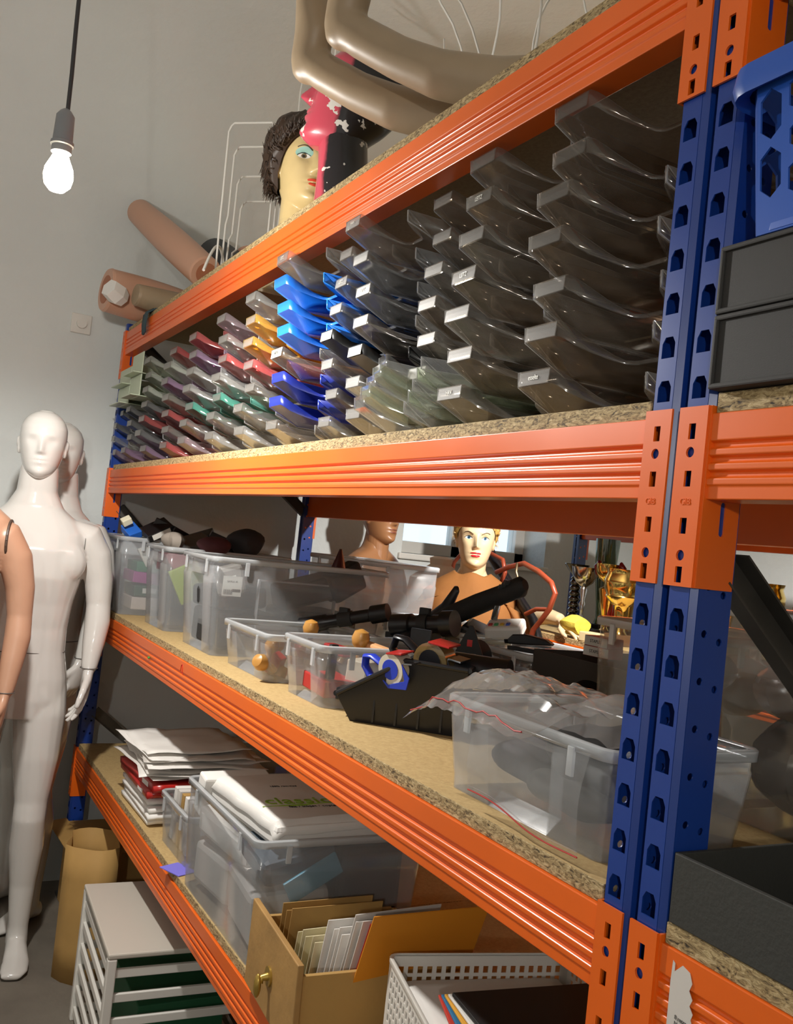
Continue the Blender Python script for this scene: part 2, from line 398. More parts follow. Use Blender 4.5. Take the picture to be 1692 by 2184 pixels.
CONNR, CONNL = conn_mesh(1), conn_mesh(-1)
CR, CL = CONNR.mesh('beam_connector', ORANGE), CONNL.mesh('beam_connector', ORANGE)
def connector(parent, me, loc, rot=(0, 0, 0)):
    o = put('beam_connector', me, parent, loc, rot)
    md = o.modifiers.new('t', 'SOLIDIFY'); md.thickness = .0028; md.offset = 1
    return o
BH = HT-HB
def beam_profile():
    H = BH; p = [(.0, H), (.0, H*.70)]
    for g in (.63, .46, .29): p += [(.0, H*(g+.05)), (.0045, H*(g+.025)), (.0055, H*(g-.0)), (.0045, H*(g-.025)), (.0, H*(g-.05))]
    p += [(.0, H*.17), (.002, H*.15), (.002, 0), (.042, 0), (.042, H)]
    q = []
    for a in p:
        if not q or (abs(q[-1][0]-a[0]) + abs(q[-1][1]-a[1])) > 1e-5: q.append(a)
    return q
BP = beam_profile()
def beam(parent, x0, x1, y, base, back=False, left=True, right=True):
    mb = MB(); mb.prism(BP[::-1], 0, x1-x0, 'x')
    o = mb.build('beam', ORANGE, parent, loc=(x0, y, base+HB), bevel=.0012)
    if back: o.rotation_euler = (0, 0, pi); o.location = (x1, y, base+HB)
    L = x1-x0
    if not back:
        if left: connector(o, CR, (-PW, -.0015, -HB))
        if right: connector(o, CL, (L, -.0015, -HB))
    else:
        if left: connector(o, CL, (L, -.0015, -HB))
        if right: connector(o, CR, (-PW, -.0015, -HB))
    return o
def board(parent, x0, x1, top, y0=.006, y1=None):
    y1 = y1 if y1 else RD-.006
    mb = MB(); mb.box(0, x1-x0, 0, y1-y0, 0, BT)
    mb.m = [0, 0, 1, 1, 1, 1]
    return mb.build('shelf_board', [CHIPTOP, CHIPEDGE], parent, loc=(x0, y0, top-BT), bevel=.0012, seg=1)
L = 2.998
rackA = thing('shelving_rack', 'long orange and blue steel rack with four chipboard shelves of props', 'rack', (0, 0, 0))
for x in (-L-PW, 0): post(rackA, x, .001); post(rackA, x, RD-PD-.001, True)
for i, b in enumerate(BASES):
    beam(rackA, -L, 0, 0, b); beam(rackA, -L, 0, RD, b, True)
    j = (-1.42, -1.06, -1.9, -1.25)[i]
    board(rackA, -L+.004, j, b+HT+BT, .006 if i != 1 else .010); board(rackA, j+.0015, -.004, b+HT+BT, .006)
def brace(parent, x, y0, z0, y1, z1):
    a = Vector((x, y0, z0)); b = Vector((x, y1, z1)); d = (b-a).normalized(); n = Vector((1, 0, 0)); u = d.cross(n)
    mb = MB(); R = Matrix((n, d, u)).transposed(); c = (a+b)/2; ln = (b-a).length
    mb.obox(c, .002, ln, .042, R); mb.obox(c + u*.02 + n*.012, .024, ln, .0025, R); mb.obox(c - u*.02 + n*.012, .024, ln, .0025, R)
    return mb.build('brace', DARKSTEEL, parent)
for z0, z1 in ((1.53, .78), (.72, .1), (2.2, 1.6)): brace(rackA, -L-.018, PD, z0, RD-PD, z1)
rackB = thing('shelving_rack', 'neighbouring orange and blue rack bay holding the black boxes', 'rack', (0, 0, 0))
XB = PW+PG
for x in (XB,): post(rackB, x, .001); post(rackB, x, RD-PD-.001, True)
XE = XB+PW+2.0
for y, fl in ((.001, False), (RD-PD-.001, True)): post(rackB, XE, y, fl)
for i, b in enumerate(BASES):
    beam(rackB, XB+PW, XE, 0, b); beam(rackB, XB+PW, XE, RD, b, True)
    board(rackB, XB+PW+.004, XE-.004, b+HT+BT, .003)
brace(rackB, XB+.02, .06, 1.515, RD-PD, .86); brace(rackB, XB+.02, .06, .72, RD-PD, .12); brace(rackB, XB+.02, RD-PD, 2.2, .06, 1.62)
# rack across the rear passage
rackC = thing('shelving_rack', 'rear orange and blue rack that carries the gold trophies', 'rack', (0, 0, 0))
YC, RC, XC = 1.52, .62, -2.68
for x in (XC, .2): post(rackC, x, YC+.001); post(rackC, x, YC+RC-PD-.001, True)
for b, bo in ((1.53, False), (1.02, True), (.4, True)):
    beam(rackC, XC+PW, .2, YC, b); beam(rackC, XC+PW, .2, YC+RC, b, True)
    board(rackC, XC+PW+.004, .196, b+HT+BT, YC+.006, YC+RC-.006)
TOPR = 1.02+HT+BT
# dark back panel behind the tray shelf
bp_ = MB().box(-L, -.01, 0, .006, 0, .5).build('back_panel', P('fibreboard', '6a6258', .8, noise=.1, nscale=8), None, loc=(0, 0, 0))
bp_.parent = rackA; bp_.location = (0, RD+.002, TOPB-.1)
# marks on the beams
text('lettering', 'GIB', .010, ORANGE, rackA, (PW*.5, -.0045, 1.49+.09), (pi/2, 0, 0), .0005)
text('lettering', 'GIB', .010, ORANGE, rackB, (XB+PW*.5, -.0045, 1.49+.09), (pi/2, 0, 0), .0005)
stk = MB()
pl = [(0, 0), (.04, .004), (.041, .012), (.034, .016), (.03, .024), (.032, .03), (.027, .036), (.03, .043), (.025, .05), (.028, .058), (.024, .067), (.014, .07), (.004, .06), (.004, .068), (.001, .07), (0, .05)]
stk.prism(pl, -.0006, 0, 'y'); s_ = stk.build('torn_sticker', PAPER2, None, loc=(.113, -.0004, 1.045))
tag(s_, 'torn white paper sticker stuck on the orange beam', 'sticker')
for k in range(3): text('lettering', ['8 mtrs', 'No 12', 'kg'][k], .006, P('ink', '55534f', .7), s_, (.018, -.0012, .018-.006*k), (pi/2, 0, 0), .0002)
rm = MB(); rm.tube([(0, 0, 0), (.004, 0, .016), (.012, 0, .02), (.017, 0, .012), (.018, 0, -.002), (.026, 0, -.004)], .0012, 6)
o = rm.build('crayon_mark', RED, None, loc=(-1.72, -.0005, .94+HB+.062)); tag(o, 'red crayon squiggle on the orange beam below the bins', 'mark')
o = MB().ball((0, 0, 0), .007, .004, .004, 12, 8).build('push_pin', P('green_pin', '3f8a3a', .4), None, smooth=True, loc=(-2.06, -.003, .94+HB+.045)); tag(o, 'tiny green pin stuck on the orange beam near the mannequin', 'pin')
# ------------------------------------------------------------------ letter trays on the second shelf
def sm(a, b, x):
    t = max(0, min(1, (x-a)/(b-a))); return t*t*(3-2*t)
def tray_mesh(W, D=.32, name='letter_tray'):
    N = 26; mb = MB()
    hf = lambda s: .056 - .046*sm(.33, .60, s) + .030*sm(.86, .99, s)
    yf = lambda s: .0 + .085*sm(.33, .64, s) - .05*sm(.84, .99, s)
    rows = []
    for i in range(N+1):
        s = i/N; x = s*W; y = yf(s); h = hf(s)
        rows.append([(x, y, h), (x, y+.002, h-min(.021, h*.5)), (x, y+.008+.06*(h/.056), .004), (x, y+.016+.06*(h/.056), 0), (x, .17, 0), (x, D-.01, 0), (x, D, .006), (x, D+.004, .045)])
    mb.loft(rows, 0, False, False, False)
    for i, sgn in ((0, 1), (N, -1)):
        r = rows[i]; h = r[0][2]
        top = [r[0], (r[0][0], .17, max(h*.8, .04)), (r[0][0], D-.03, .045), r[-1]]
        bot = [r[3], r[4], r[5], r[6]]
        mb.loft([bot, top] if sgn > 0 else [top, bot], 0, False, False, False)
        mb.add([r[0], r[1], r[2], r[3]], [(0, 1, 2, 3)])
    return mb
TRAYM = {}
def tray_mat(c):
    T = {'smoky grey': ((.80, .77, .73), .06), 'smoky brown': ((.78, .73, .67), .06), 'dark grey': ((.64, .64, .64), .09), 'clear': ((.93, .93, .91), .06),
         'greenish clear': ((.88, .91, .83), .09), 'pinkish clear': ((.85, .74, .77), .10), 'purple': ((.68, .52, .67), .16), 'red': ((.70, .20, .19), .30),
         'dark red': ((.58, .16, .15), .30), 'green': ((.16, .48, .38), .35), 'amber': ((.90, .62, .16), .2), 'mottled clear': ((.78, .80, .74), .22), 'pale grey': ((.82, .81, .78), .12)}
    O = {'black': ('17181a', .3), 'navy blue': ('1b2a86', .28), 'bright blue': ('1463c4', .3), 'pale green': ('b9c2a8', .5)}
    if c in O:
        m = P('tray_'+c.replace(' ', '_'), O[c][0], O[c][1], coat=.2); r = {'navy blue': P('tray_navy_rim', '3a4fd0', .3), 'bright blue': P('tray_blue_rim', '2f8fe8', .3)}.get(c, m)
        return m, r
    col, mk = T[c]
    m = PLASTIC('tray_'+c.replace(' ', '_'), col, milky=mk, gloss=.045, rough=.10, mcol=tuple(min(1, x*1.1) for x in col))
    r = PLASTIC('tray_rim_'+c.replace(' ', '_'), tuple(x*.8 for x in col), milky=.3, gloss=.16, rough=.06, mcol=tuple(min(1, x*1.5+.06) for x in col))
    return m, r
LABW = P('label_paper', 'd8d5cc', .5)
LABF = PLASTIC('tab_frost', (.8, .78, .75), milky=.16, gloss=.004, rough=.5, mcol=(.40, .38, .35))
INKM = P('ink_dark', '3a3733', .7)
def tray(c, W, loc, label, group, rz=0, tab='frost', word=None, tilt=0):
    k = (c, round(W, 3))
    if k not in TRAYM:
        m, r = tray_mat(c); me = tray_mesh(W).mesh('letter_tray', m, True, 50); me.materials.append(r); TRAYM[k] = me
    o = bpy.data.objects.new('letter_tray', TRAYM[k]); COL.objects.link(o)
    o.location = loc; o.rotation_euler = (tilt, 0, rz); tag(o, label, 'letter tray', group)
    md = o.modifiers.new('t', 'SOLIDIFY'); md.thickness = .0022; md.offset = -1; md.material_offset_rim = 1
    if tab:
        mat = {'frost': LABF, 'white': LABW}[tab]
        q = MB(); a0, a1 = .012*W, .325*W
        q.obox(((a0+a1)/2, .0000, .0455), a1-a0, .0012, .0205, (-.095, 0, 0)); lt = q.build('label_tab', mat, o, bevel=.0004, seg=1)
        if word: text('lettering', word, .010, INKM if tab == 'white' else LABW, lt, ((a0+a1)/2, -.0012, .0455), (pi/2, 0, 0), .0003, sx=.8)
    return o
STK = [  # left edge x, width, front y, stack phrase, [colours from the board up], pitch, first word
 (-.250, .212, -.005, 'in stack nearest the blue post', ['smoky brown']*2+['smoky grey']+['smoky brown']*4, .0625),
 (-.472, .212, .0, 'in second stack from the blue post', ['smoky grey', 'smoky brown', 'smoky grey', 'smoky brown', 'smoky grey', 'smoky brown', 'smoky grey'], .062),
 (-.662, .184, .045, 'in third stack from the blue post', ['clear', 'greenish clear', 'smoky grey', 'smoky brown', 'smoky grey', 'smoky grey', 'smoky brown'], .062),
 (-.858, .186, .0, 'in fourth stack from the blue post', ['smoky grey', 'clear', 'black', 'smoky grey', 'dark grey', 'dark grey', 'smoky grey'], .060),
 (-1.040, .176, .03, 'in fifth stack from the blue post', ['clear', 'smoky brown', 'smoky grey', 'black', 'dark grey', 'smoky grey', 'pale grey'], .060),
 (-1.255, .205, -.005, 'in stack with the bright blue trays', ['smoky brown', 'navy blue', 'navy blue', 'smoky grey', 'bright blue', 'bright blue', 'bright blue', 'pale grey'], .0548),
 (-1.490, .215, .0, 'in stack with the amber trays', ['pale grey', 'smoky grey', 'smoky grey', 'red', 'amber', 'amber', 'pale grey'], .056),
 (-1.740, .225, .0, 'in sixth stack from the wall', ['pale grey', 'smoky grey', 'green', 'pale grey', 'red', 'pale grey', 'pinkish clear'], .054),
 (-2.010, .235, .0, 'in fifth stack from the wall', ['pinkish clear', 'smoky grey', 'green', 'pale grey', 'pale grey', 'purple', 'red'], .052),
 (-2.300, .25, .0, 'in fourth stack from the wall', ['red', 'smoky grey', 'dark red', 'smoky grey', 'purple', 'mottled clear', 'red'], .052),
 (-2.580, .25, .0, 'in third stack from the wall', ['purple', 'dark grey', 'dark red', 'dark grey', 'mottled clear', 'mottled clear', 'mottled clear'], .052),
 (-2.805, .21, .0, 'in second stack from the wall', ['purple', 'dark grey', 'dark grey', 'dark grey'], .052),
 (-2.985, .165, .0, 'in stack closest to the wall', ['pinkish clear', 'clear', 'dark grey', 'dark grey'], .052),
]
words = {(1, 3): 'LEITZ', (1, 5): 'LEITZ', (0, 0): 'esselte', (1, 0): 'HAN', (5, 3): 'ARTEX', (3, 4): 'LEITZ', (5, 7): 'LEITZ', (4, 5): 'LEITZ', (3, 6): 'HAN'}
whites = {(5, 3), (4, 3), (3, 2)}
rng = random.Random(3)
for i, (x, W, y, ph, cols, dz) in enumerate(STK):
    for k, c in enumerate(cols):
        dx = rng.uniform(-.004, .004) if i else 0; dy = rng.uniform(-.012, .014)
        if i in (5, 3) and k >= 6: dy -= .02
        nm = ('lowest' if k == 0 else 'topmost' if k == len(cols)-1 else ORD[k] + ' from bottom')
        tray(c, W, (x+dx, y+dy, TOPB+.0015+k*dz), f'{c} plastic letter tray, {nm} {ph}', 'letter trays stacked on the second shelf',
             rng.uniform(-.012, .012), 'white' if (i, k) in whites else 'frost' if c not in ('bright blue', 'navy blue') else None, words.get((i, k)))
# pale green file fronts standing against the far stacks
for q, (x, z, h) in enumerate(((-2.955, .222, .07), (-2.955, .294, .07), (-2.755, .236, .08), (-2.755, .318, .08))):
    mb = MB(); Wd = .19 if q < 2 else .165
    mb.box(0, Wd, 0, .004, 0, h); mb.box(0, Wd, -.03, .0, 0, .004); mb.box(0, Wd, .004, .25, 0, .003); mb.box(0, .003, .004, .25, 0, h*.7)
    o = mb.build('file_rack', tray_mat('pale green')[0], None, loc=(x, -.012, TOPB+z), bevel=.001, seg=1)
    tag(o, f'pale green flat-fronted file tray, {["lower one beside the far post", "upper one beside the far post", "lower one next to the mottled trays", "topmost one next to the mottled trays"][q]}', 'file tray', 'pale green file trays')
# loose clear trays laid slanted near the middle
for q in range(5):
    tray('greenish clear' if q % 2 else 'clear', .15, (-.72+.004*q, -.035+.008*q, TOPB+.004+.019*q), f'clear slanted letter tray, {ORD[q]} of the loose nest by the board joint', 'loose clear trays', -.10-.03*q, None)
# ribbed amber insert lying on the blue stack
mb = MB(); mb.box(0, .17, 0, .2, 0, .004)
for k in range(4): mb.box(.02+.035*k, .036+.035*k, .01, .15, .004, .010)
o = mb.build('ribbed_insert', PLASTIC('amber_sheet', (.8, .66, .34), milky=.25, gloss=.12, rough=.1), None, loc=(-1.44, .0, TOPB+.40), bevel=.002); tag(o, 'ribbed yellowish plastic insert lying above the amber trays', 'tray insert')
# ------------------------------------------------------------------ heads and figures
def lerp(tab, x):
    if x <= tab[0][0]: return tab[0][1]
    for (a, b), (c, d) in zip(tab, tab[1:]):
        if x <= c:
            t = (x-a)/(c-a); return b+(d-b)*t
    return tab[-1][1]
HW = [(0, .020), (.04, .036), (.10, .049), (.2, .058), (.32, .066), (.45, .072), (.6, .076), (.74, .075), (.86, .062), (.94, .042), (.985, .02), (1, .001)]
HF = [(0, .060), (.04, .080), (.10, .088), (.2, .087), (.32, .086), (.45, .086), (.6, .089), (.74, .084), (.86, .066), (.94, .043), (.985, .02), (1, .001)]
HBK = [(0, .030), (.04, .034), (.10, .038), (.2, .052), (.32, .074), (.45, .090), (.6, .100), (.74, .097), (.86, .078), (.94, .052), (.985, .025), (1, .001)]
def smooth_tab(tab):
    return lambda x: (lerp(tab, x-.03)+2*lerp(tab, x)+lerp(tab, x+.03))/4 if .03 < x < .97 else lerp(tab, x)
fHW, fHF, fHB = smooth_tab(HW), smooth_tab(HF), smooth_tab(HBK)
def g(x, m, s): return exp(-((x-m)/s)**2)
def head_pt(th, v, S=1.0, feat=1.0, off=0):
    """point on a head; chin at z=0, crown at z=.235, face towards +x"""
    w_, f_, b_ = fHW(v), fHF(v), fHB(v); c, s_ = cos(th), sin(th)
    x = (f_ if c > 0 else b_)*(abs(c)**.9)*(1 if c > 0 else -1); y = w_*(abs(s_)**.95)*(1 if s_ > 0 else -1); z = v*.235
    if c > 0 and feat:
        a = abs(y); d = 0
        tri = max(0, min(1, (z-.078)/.010))*max(0, min(1, (.142-z)/.045))
        d += .026*g(y, 0, .0095)*tri + .006*g(a, .011, .006)*g(z, .086, .006)
        d -= .010*g(a, .031, .017)*g(z, .124, .013)
        d += .004*g(a, .03, .02)*g(z, .146, .008)
        d += .0065*g(y, 0, .02)*(g(z, .052, .006)+g(z, .0645, .0055)) - .004*g(y, 0, .024)*g(z, .0585, .0025)
        d += .007*g(y, 0, .02)*g(z, .016, .014) - .004*g(y, 0, .02)*g(z, .036, .007)
        d += .003*g(a, .042, .014)*g(z, .095, .016)
        x += d*feat*(c**.5)
    r = sqrt(x*x+y*y) or 1
    return Vector(((x+off*x/r)*S, (y+off*y/r)*S, z*S))
def head_mb(S=1.0, feat=1.0, neck=True, nt=72, nv=56):
    mb = MB(); rings = []
    for j in range(nv+1):
        v = j/nv; rings.append([head_pt(2*pi*i/nt, v, S, feat) for i in range(nt)])
    mb.loft(rings)
    for s_ in (-1, 1):                                   # ears
        mb.ball((-.004*S, s_*.0735*S, .108*S), .017*S, .007*S, .030*S, 12, 8); mb.ball((-.008*S, s_*.079*S, .118*S), .014*S, .005*S, .019*S, 12, 8)
    if neck: mb.tube([(-.008*S, 0, -.10*S), (-.006*S, 0, -.03*S), (-.006*S, 0, .045*S)], [.058*S, .052*S, .052*S], 24)
    return mb
def patch(name, mat, parent, S, yc, zc, ry, rz, off, feat=1.0, n=10, shape=None):
    """thin shell lying on the face over an ellipse (lateral yc, height zc)"""
    mb = MB(); ctr = None; rings = []
    def on(y, z):
        v = max(.001, z/.235); w_ = fHW(v); s_ = max(-.999, min(.999, y/w_)); s_ = math.copysign(abs(s_)**(1/.95), s_)
        return head_pt(math.asin(s_), v, S, feat, off)
    for k in range(5):
        t = k/4; rings.append([on(yc+ry*t*cos(a)*(1), zc+(rz*t*sin(a) if shape is None else shape(cos(a)*t, sin(a)*t)*rz)) for a in [2*pi*i/20 for i in range(20)]])
    mb.loft(rings, 0, True, False)
    return mb.build(name, mat, parent, smooth=True, angle=0)
EYEW, IRISB, IRISD = P('eye_white', 'e8e4da', .25), P('iris_blue', '3f6f8e', .25), P('iris_dark', '2a1d16', .25)
LIPS, BROW, SHADOWB = P('lip_red', 'c0392b', .35), P('brow_dark', '3d2a1c', .6), P('eye_shadow', '8fb9ac', .6)
def face_paint(parent, S, iris=IRISB, lips=LIPS, shadow=None, brow=BROW):
    for s_ in (-1, 1):
        if shadow: patch('eye_shadow', shadow, parent, S, s_*.033, .131, .020, .013, .0004)
        patch('eye', EYEW, parent, S, s_*.032, .123, .0145, .0062, .0010)
        patch('iris', iris, parent, S, s_*.032, .1235, .0062, .0060, .0016); patch('pupil', BLACKP, parent, S, s_*.032, .1235, .0028, .0028, .0021)
        mb = MB(); mb.tube([head_pt(math.asin(max(-.99, min(.99, (s_*(.015+.034*t))/fHW((.137+.010*sin(pi*t*.8))/.235)))), (.137+.010*sin(pi*t*.8))/.235, S, 1, .0008) for t in [k/8 for k in range(9)]], [.0012*S]*9, 6)
        mb.build('eyebrow', brow, parent, smooth=True)
        mb = MB(); mb.tube([head_pt(math.asin(max(-.99, min(.99, (s_*(.017+.03*t))/fHW((.124+.0068*sin(pi*t))/.235)))), (.124+.0068*sin(pi*t))/.235, S, 1, .0014) for t in [k/8 for k in range(9)]], [.0010*S]*9, 6)
        mb.build('eyelashes', BLACKP, parent, smooth=True)
    patch('upper_lip', lips, parent, S, 0, .0625, .021, .0048, .0006); patch('lower_lip', lips, parent, S, 0, .0530, .018, .0052, .0006)
def limb(mb, pts, n=18): mb.tube([p[:3] for p in pts], [p[3] for p in pts], n)
def hand(mb, w0, d, out, fwd, S=1.0, curl=.35, spread=1.0):
    """hand from wrist point w0: d = down the arm, out = back of the hand normal, fwd = thumb side"""
    w0, d, out, fwd = Vector(w0), Vector(d).normalized(), Vector(out).normalized(), Vector(fwd).normalized()
    mb.loft([[w0 + d*t*S + (fwd*cos(a)*wd + out*sin(a)*th)*S for a in [2*pi*k/14 for k in range(14)]] for t, wd, th in ((-.03, .024, .02), (.0, .024, .018), (.03, .034, .017), (.06, .04, .016), (.09, .039, .0135), (.102, .036, .011))])
    for k, (o_, ln) in enumerate(((.030, .072), (.011, .082), (-.009, .076), (-.028, .058))):
        p = w0 + d*.092*S + fwd*o_*S; pts = [p]; ang = .12; dirv = d
        for q in range(3):
            ang += curl*(.7+.25*k)*(.7, .9, .6)[q]
            dirv = (d*cos(ang) - out*sin(ang) + fwd*(o_*2.0*spread)).normalized()
            p = p + dirv*ln*S*(.45, .32, .25)[q]; pts.append(p)
        mb.tube(pts, [.0095*S, .009*S, .0083*S, .0062*S], 10)
    p = w0 + d*.03*S + fwd*.03*S
    mb.tube([p - fwd*.012*S, p + fwd*.02*S + d*.028*S - out*.01*S, p + fwd*.03*S + d*.06*S - out*.018*S, p + fwd*.03*S + d*.085*S - out*.024*S], [.014*S, .012*S, .0105*S, .008*S], 10)
def figure_mb(female=False, arms=True, legL=0, legR=0, armL=None, armR=None):
    """standing mannequin without a head, facing +x; its left side is +y"""
    mb = MB(); n = 28
    if female: T = [(.80, .145, .10, .0), (.86, .168, .112, -.006), (.92, .170, .112, -.008), (1.0, .150, .10, .0), (1.08, .120, .085, .004), (1.16, .124, .088, .006), (1.24, .138, .105, .014), (1.30, .145, .105, .012), (1.36, .160, .088, .0), (1.41, .160, .070, -.006), (1.445, .115, .058, -.008), (1.47, .065, .052, -.006), (1.50, .050, .050, -.004), (1.57, .047, .048, .004)]
    else: T = [(.80, .15, .10, .0), (.86, .168, .112, -.004), (.93, .166, .112, -.004), (1.02, .150, .105, .0), (1.10, .148, .10, .004), (1.18, .156, .105, .008), (1.27, .174, .122, .012), (1.36, .184, .124, .008), (1.42, .178, .104, .0), (1.462, .140, .084, -.004), (1.50, .092, .068, -.006), (1.55, .066, .064, -.004), (1.64, .060, .062, .006)]
    rings = []
    for z, wy, dx, ox in T:
        rings.append([(ox+dx*math.copysign(abs(cos(a))**.85, cos(a)), wy*math.copysign(abs(sin(a))**.85, sin(a)), z) for a in [2*pi*k/n for k in range(n)]])
    mb.loft(rings)
    if female:
        for s_ in (-1, 1): mb.ball((.075, s_*.072, 1.245), .062, .062, .06, 18, 12)
    else:
        for s_ in (-1, 1): mb.ball((.066, s_*.088, 1.325), .052, .098, .085, 18, 12)
    sh = .160 if female else .188; sz = 1.385 if female else 1.435; k = .86 if female else 1.0
    for s_, st in ((1, legL), (-1, legR)):
        limb(mb, [(-.005, s_*.085, .90, .085), (.005+st*.02, s_*.092, .80, .086), (.012+st*.10, s_*.098, .66, .074), (.014+st*.2, s_*.100, .52, .054), (.02+st*.22, s_*.100, .47, .053), (-.004+st*.22, s_*.102, .36, .056), (-.01+st*.2, s_*.104, .24, .043), (-.004+st*.18, s_*.106, .10, .033), (.0+st*.18, s_*.106, .05, .036)])
        x0 = st*.18
        mb.loft([[(x0+x, s_*.106+wd*cos(a)+s_*sk, max(.004, zc+ht*sin(a))) for a in [2*pi*q/14 for q in range(14)]] for x, wd, zc, ht, sk in ((-.055, .018, .03, .025, 0), (-.04, .03, .034, .034, 0), (.0, .034, .045, .042, 0), (.05, .037, .036, .034, .004), (.10, .043, .024, .022, .008), (.15, .043, .018, .015, .006), (.185, .030, .013, .011, .0))])
    for s_, pose in ((1, armL), (-1, armR)):
        if pose is False: continue
        P_ = pose or [(-.005, -.012, sz-.028, .060), (-.010, .022, sz-.085, .056), (-.012, .044, sz-.17, .048), (-.008, .052, sz-.25, .041), (.004, .055, sz-.31, .043), (.022, .050, sz-.38, .037), (.042, .044, sz-.465, .026)]
        pts = [(x, s_*(sh+y), z, r*k) for x, y, z, r in P_]
        limb(mb, [(-.0, s_*(sh-.07), sz-.012, .050*k)] + pts)
        a, b = Vector(pts[-2][:3]), Vector(pts[-1][:3])
        hand(mb, b, (b-a), (-.2, s_*1.0, .1), (1, s_*.1, .1), 1.08*k if not female else .95)
    return mb
def rings_part(name, parent, c, rx, ry, tilt=0, r=.0014):
    mb = MB(); pts = [(c[0]+rx*cos(a), c[1]+ry*sin(a), c[2]+tilt*sin(a)) for a in [2*pi*k/40 for k in range(41)]]
    mb.tube(pts, r, 6); return mb.build(name, SEAM, parent, smooth=True)
male = figure_mb(False, legL=.1, legR=-.35); femM = figure_mb(True, legL=.0, legR=-.2)
def mannequin(name, label, loc, rz, mb_, mat, S, head_z, feat, headmat=None, seams=True, shin=None, turn=0):
    t = thing(name, label, 'mannequin', loc, rz, 'shop mannequins')
    t.scale = (S, S, S)
    b = mb_.build('body', mat, t, remesh=.0055, soft=6)
    h = thing('head', None, None); h.parent = t; h.location = (.012, 0, head_z); h.rotation_euler = (0, 0, turn)
    hm = head_mb(1.0, feat).build('face', headmat or mat, h, remesh=.0028, soft=2)
    return t, h
def whiteman(loc, rz, label, turn=0):
    t, h = mannequin('mannequin', label, loc, rz, male, WHITEGLOSS, 1.0, 1.592, .62, turn=turn)
    for s_ in (1, -1): rings_part('wrist_seam', t, (.040, s_*.2325, .975), .0285, .0285)
    rings_part('waist_seam', t, (.001, 0, 1.02), .1065, .1525)
    for s_ in (1, -1):
        mb = MB(); mb.tube([(.062*cos(a)-.004, s_*.172, 1.385+.066*sin(a)) for a in [2*pi*k/24 for k in range(25)]], .0012, 6); mb.build('shoulder_seam', SEAM, t)
    return t
whiteman((-2.56, -.315, 0), radians(-10), 'glossy white male mannequin standing nearest the rack end, featureless face')
whiteman((-2.90, -.195, 0), radians(-50), 'second glossy white mannequin half hidden behind the first one', radians(42))
t, h = mannequin('mannequin', 'tan female mannequin cut off by the photo edge, arm hanging down', (-2.22, -.585, 0), radians(-14), femM, TANSKIN, 1.03, 1.49, 1.0)
for s_ in (1, -1): rings_part('wrist_seam', t, (.040, s_*.2045, .925), .0245, .0245)
mb = MB(); mb.tube([(.054*cos(a)-.004, .160, 1.352+.056*sin(a)) for a in [2*pi*k/24 for k in range(25)]], .004, 6); mb.build('shoulder_joint', P('joint_dark', '4a3a30', .5), t)
# behind the rack: bald bust-like figure and the blonde one in a brown shirt
t, h = mannequin('mannequin', 'bald brown mannequin standing beyond the clear bins near the window', (-2.86, 1.14, 0), radians(20), femM, BROWNSKIN, 1.005, 1.495, 1.0, turn=radians(-4))
patch('upper_lip', P('brown_lip', '8f5440', .4), h, 1.0, 0, .0625, .021, .0048, .0006); patch('lower_lip', P('brown_lip', '8f5440', .4), h, 1.0, 0, .0530, .018, .0052, .0006)
# --- blonde figure
t, h = mannequin('mannequin', 'blonde mannequin in a loose brown T-shirt with red lips', (-2.27, 1.27, 0), radians(-30), femM, PALESKIN, .965, 1.495, 1.0)
face_paint(h, 1.0, IRISB, P('lip_bright', 'c8202c', .35))
SHIRT = P('brown_cloth', '8f5c2a', .85, noise=.08, nscale=12, bump=.5, bscale=9)
mb = MB(); n = 40
def shirt_ring(z, wy, dx, ox, ph):
    return [(ox+dx*cos(a)*(1+.03*sin(7*a+ph)), wy*sin(a)*(1+.025*sin(9*a+ph*1.7)), z+.006*sin(5*a+ph)) for a in [2*pi*k/n for k in range(n)]]
mb.loft([shirt_ring(z, wy, dx, ox, z*14) for z, wy, dx, ox in ((.88, .185, .135, 0), (1.0, .178, .13, 0), (1.12, .165, .125, .005), (1.24, .172, .142, .018), (1.32, .185, .13, .012), (1.39, .185, .098, -.002), (1.435, .140, .078, -.006), (1.468, .085, .068, -.004), (1.474, .076, .064, -.004))], 0, False, False)
mb.build('shirt', SHIRT, t, smooth=True, angle=0, solid=.003, off=1)
for s_ in (-1, 1):
    mb = MB(); rings = []
    for y, z, r in ((.10, 1.385, .075), (.165, 1.36, .085), (.205, 1.30, .088), (.232, 1.22, .090), (.25, 1.14, .094), (.26, 1.09, .098)):
        rings.append([(r*cos(a)*(1+.04*sin(5*a+z*30)), s_*(y+r*.75*sin(a)), z-.35*r*sin(a)) for a in [2*pi*k/24 for k in range(24)]])
    mb.loft(rings, 0, False, False); mb.build('sleeve', SHIRT, t, smooth=True, angle=0, solid=.003, off=1)
BLOND = P('blond_hair', 'c9a55c', .45, noise=.2, nscale=40)
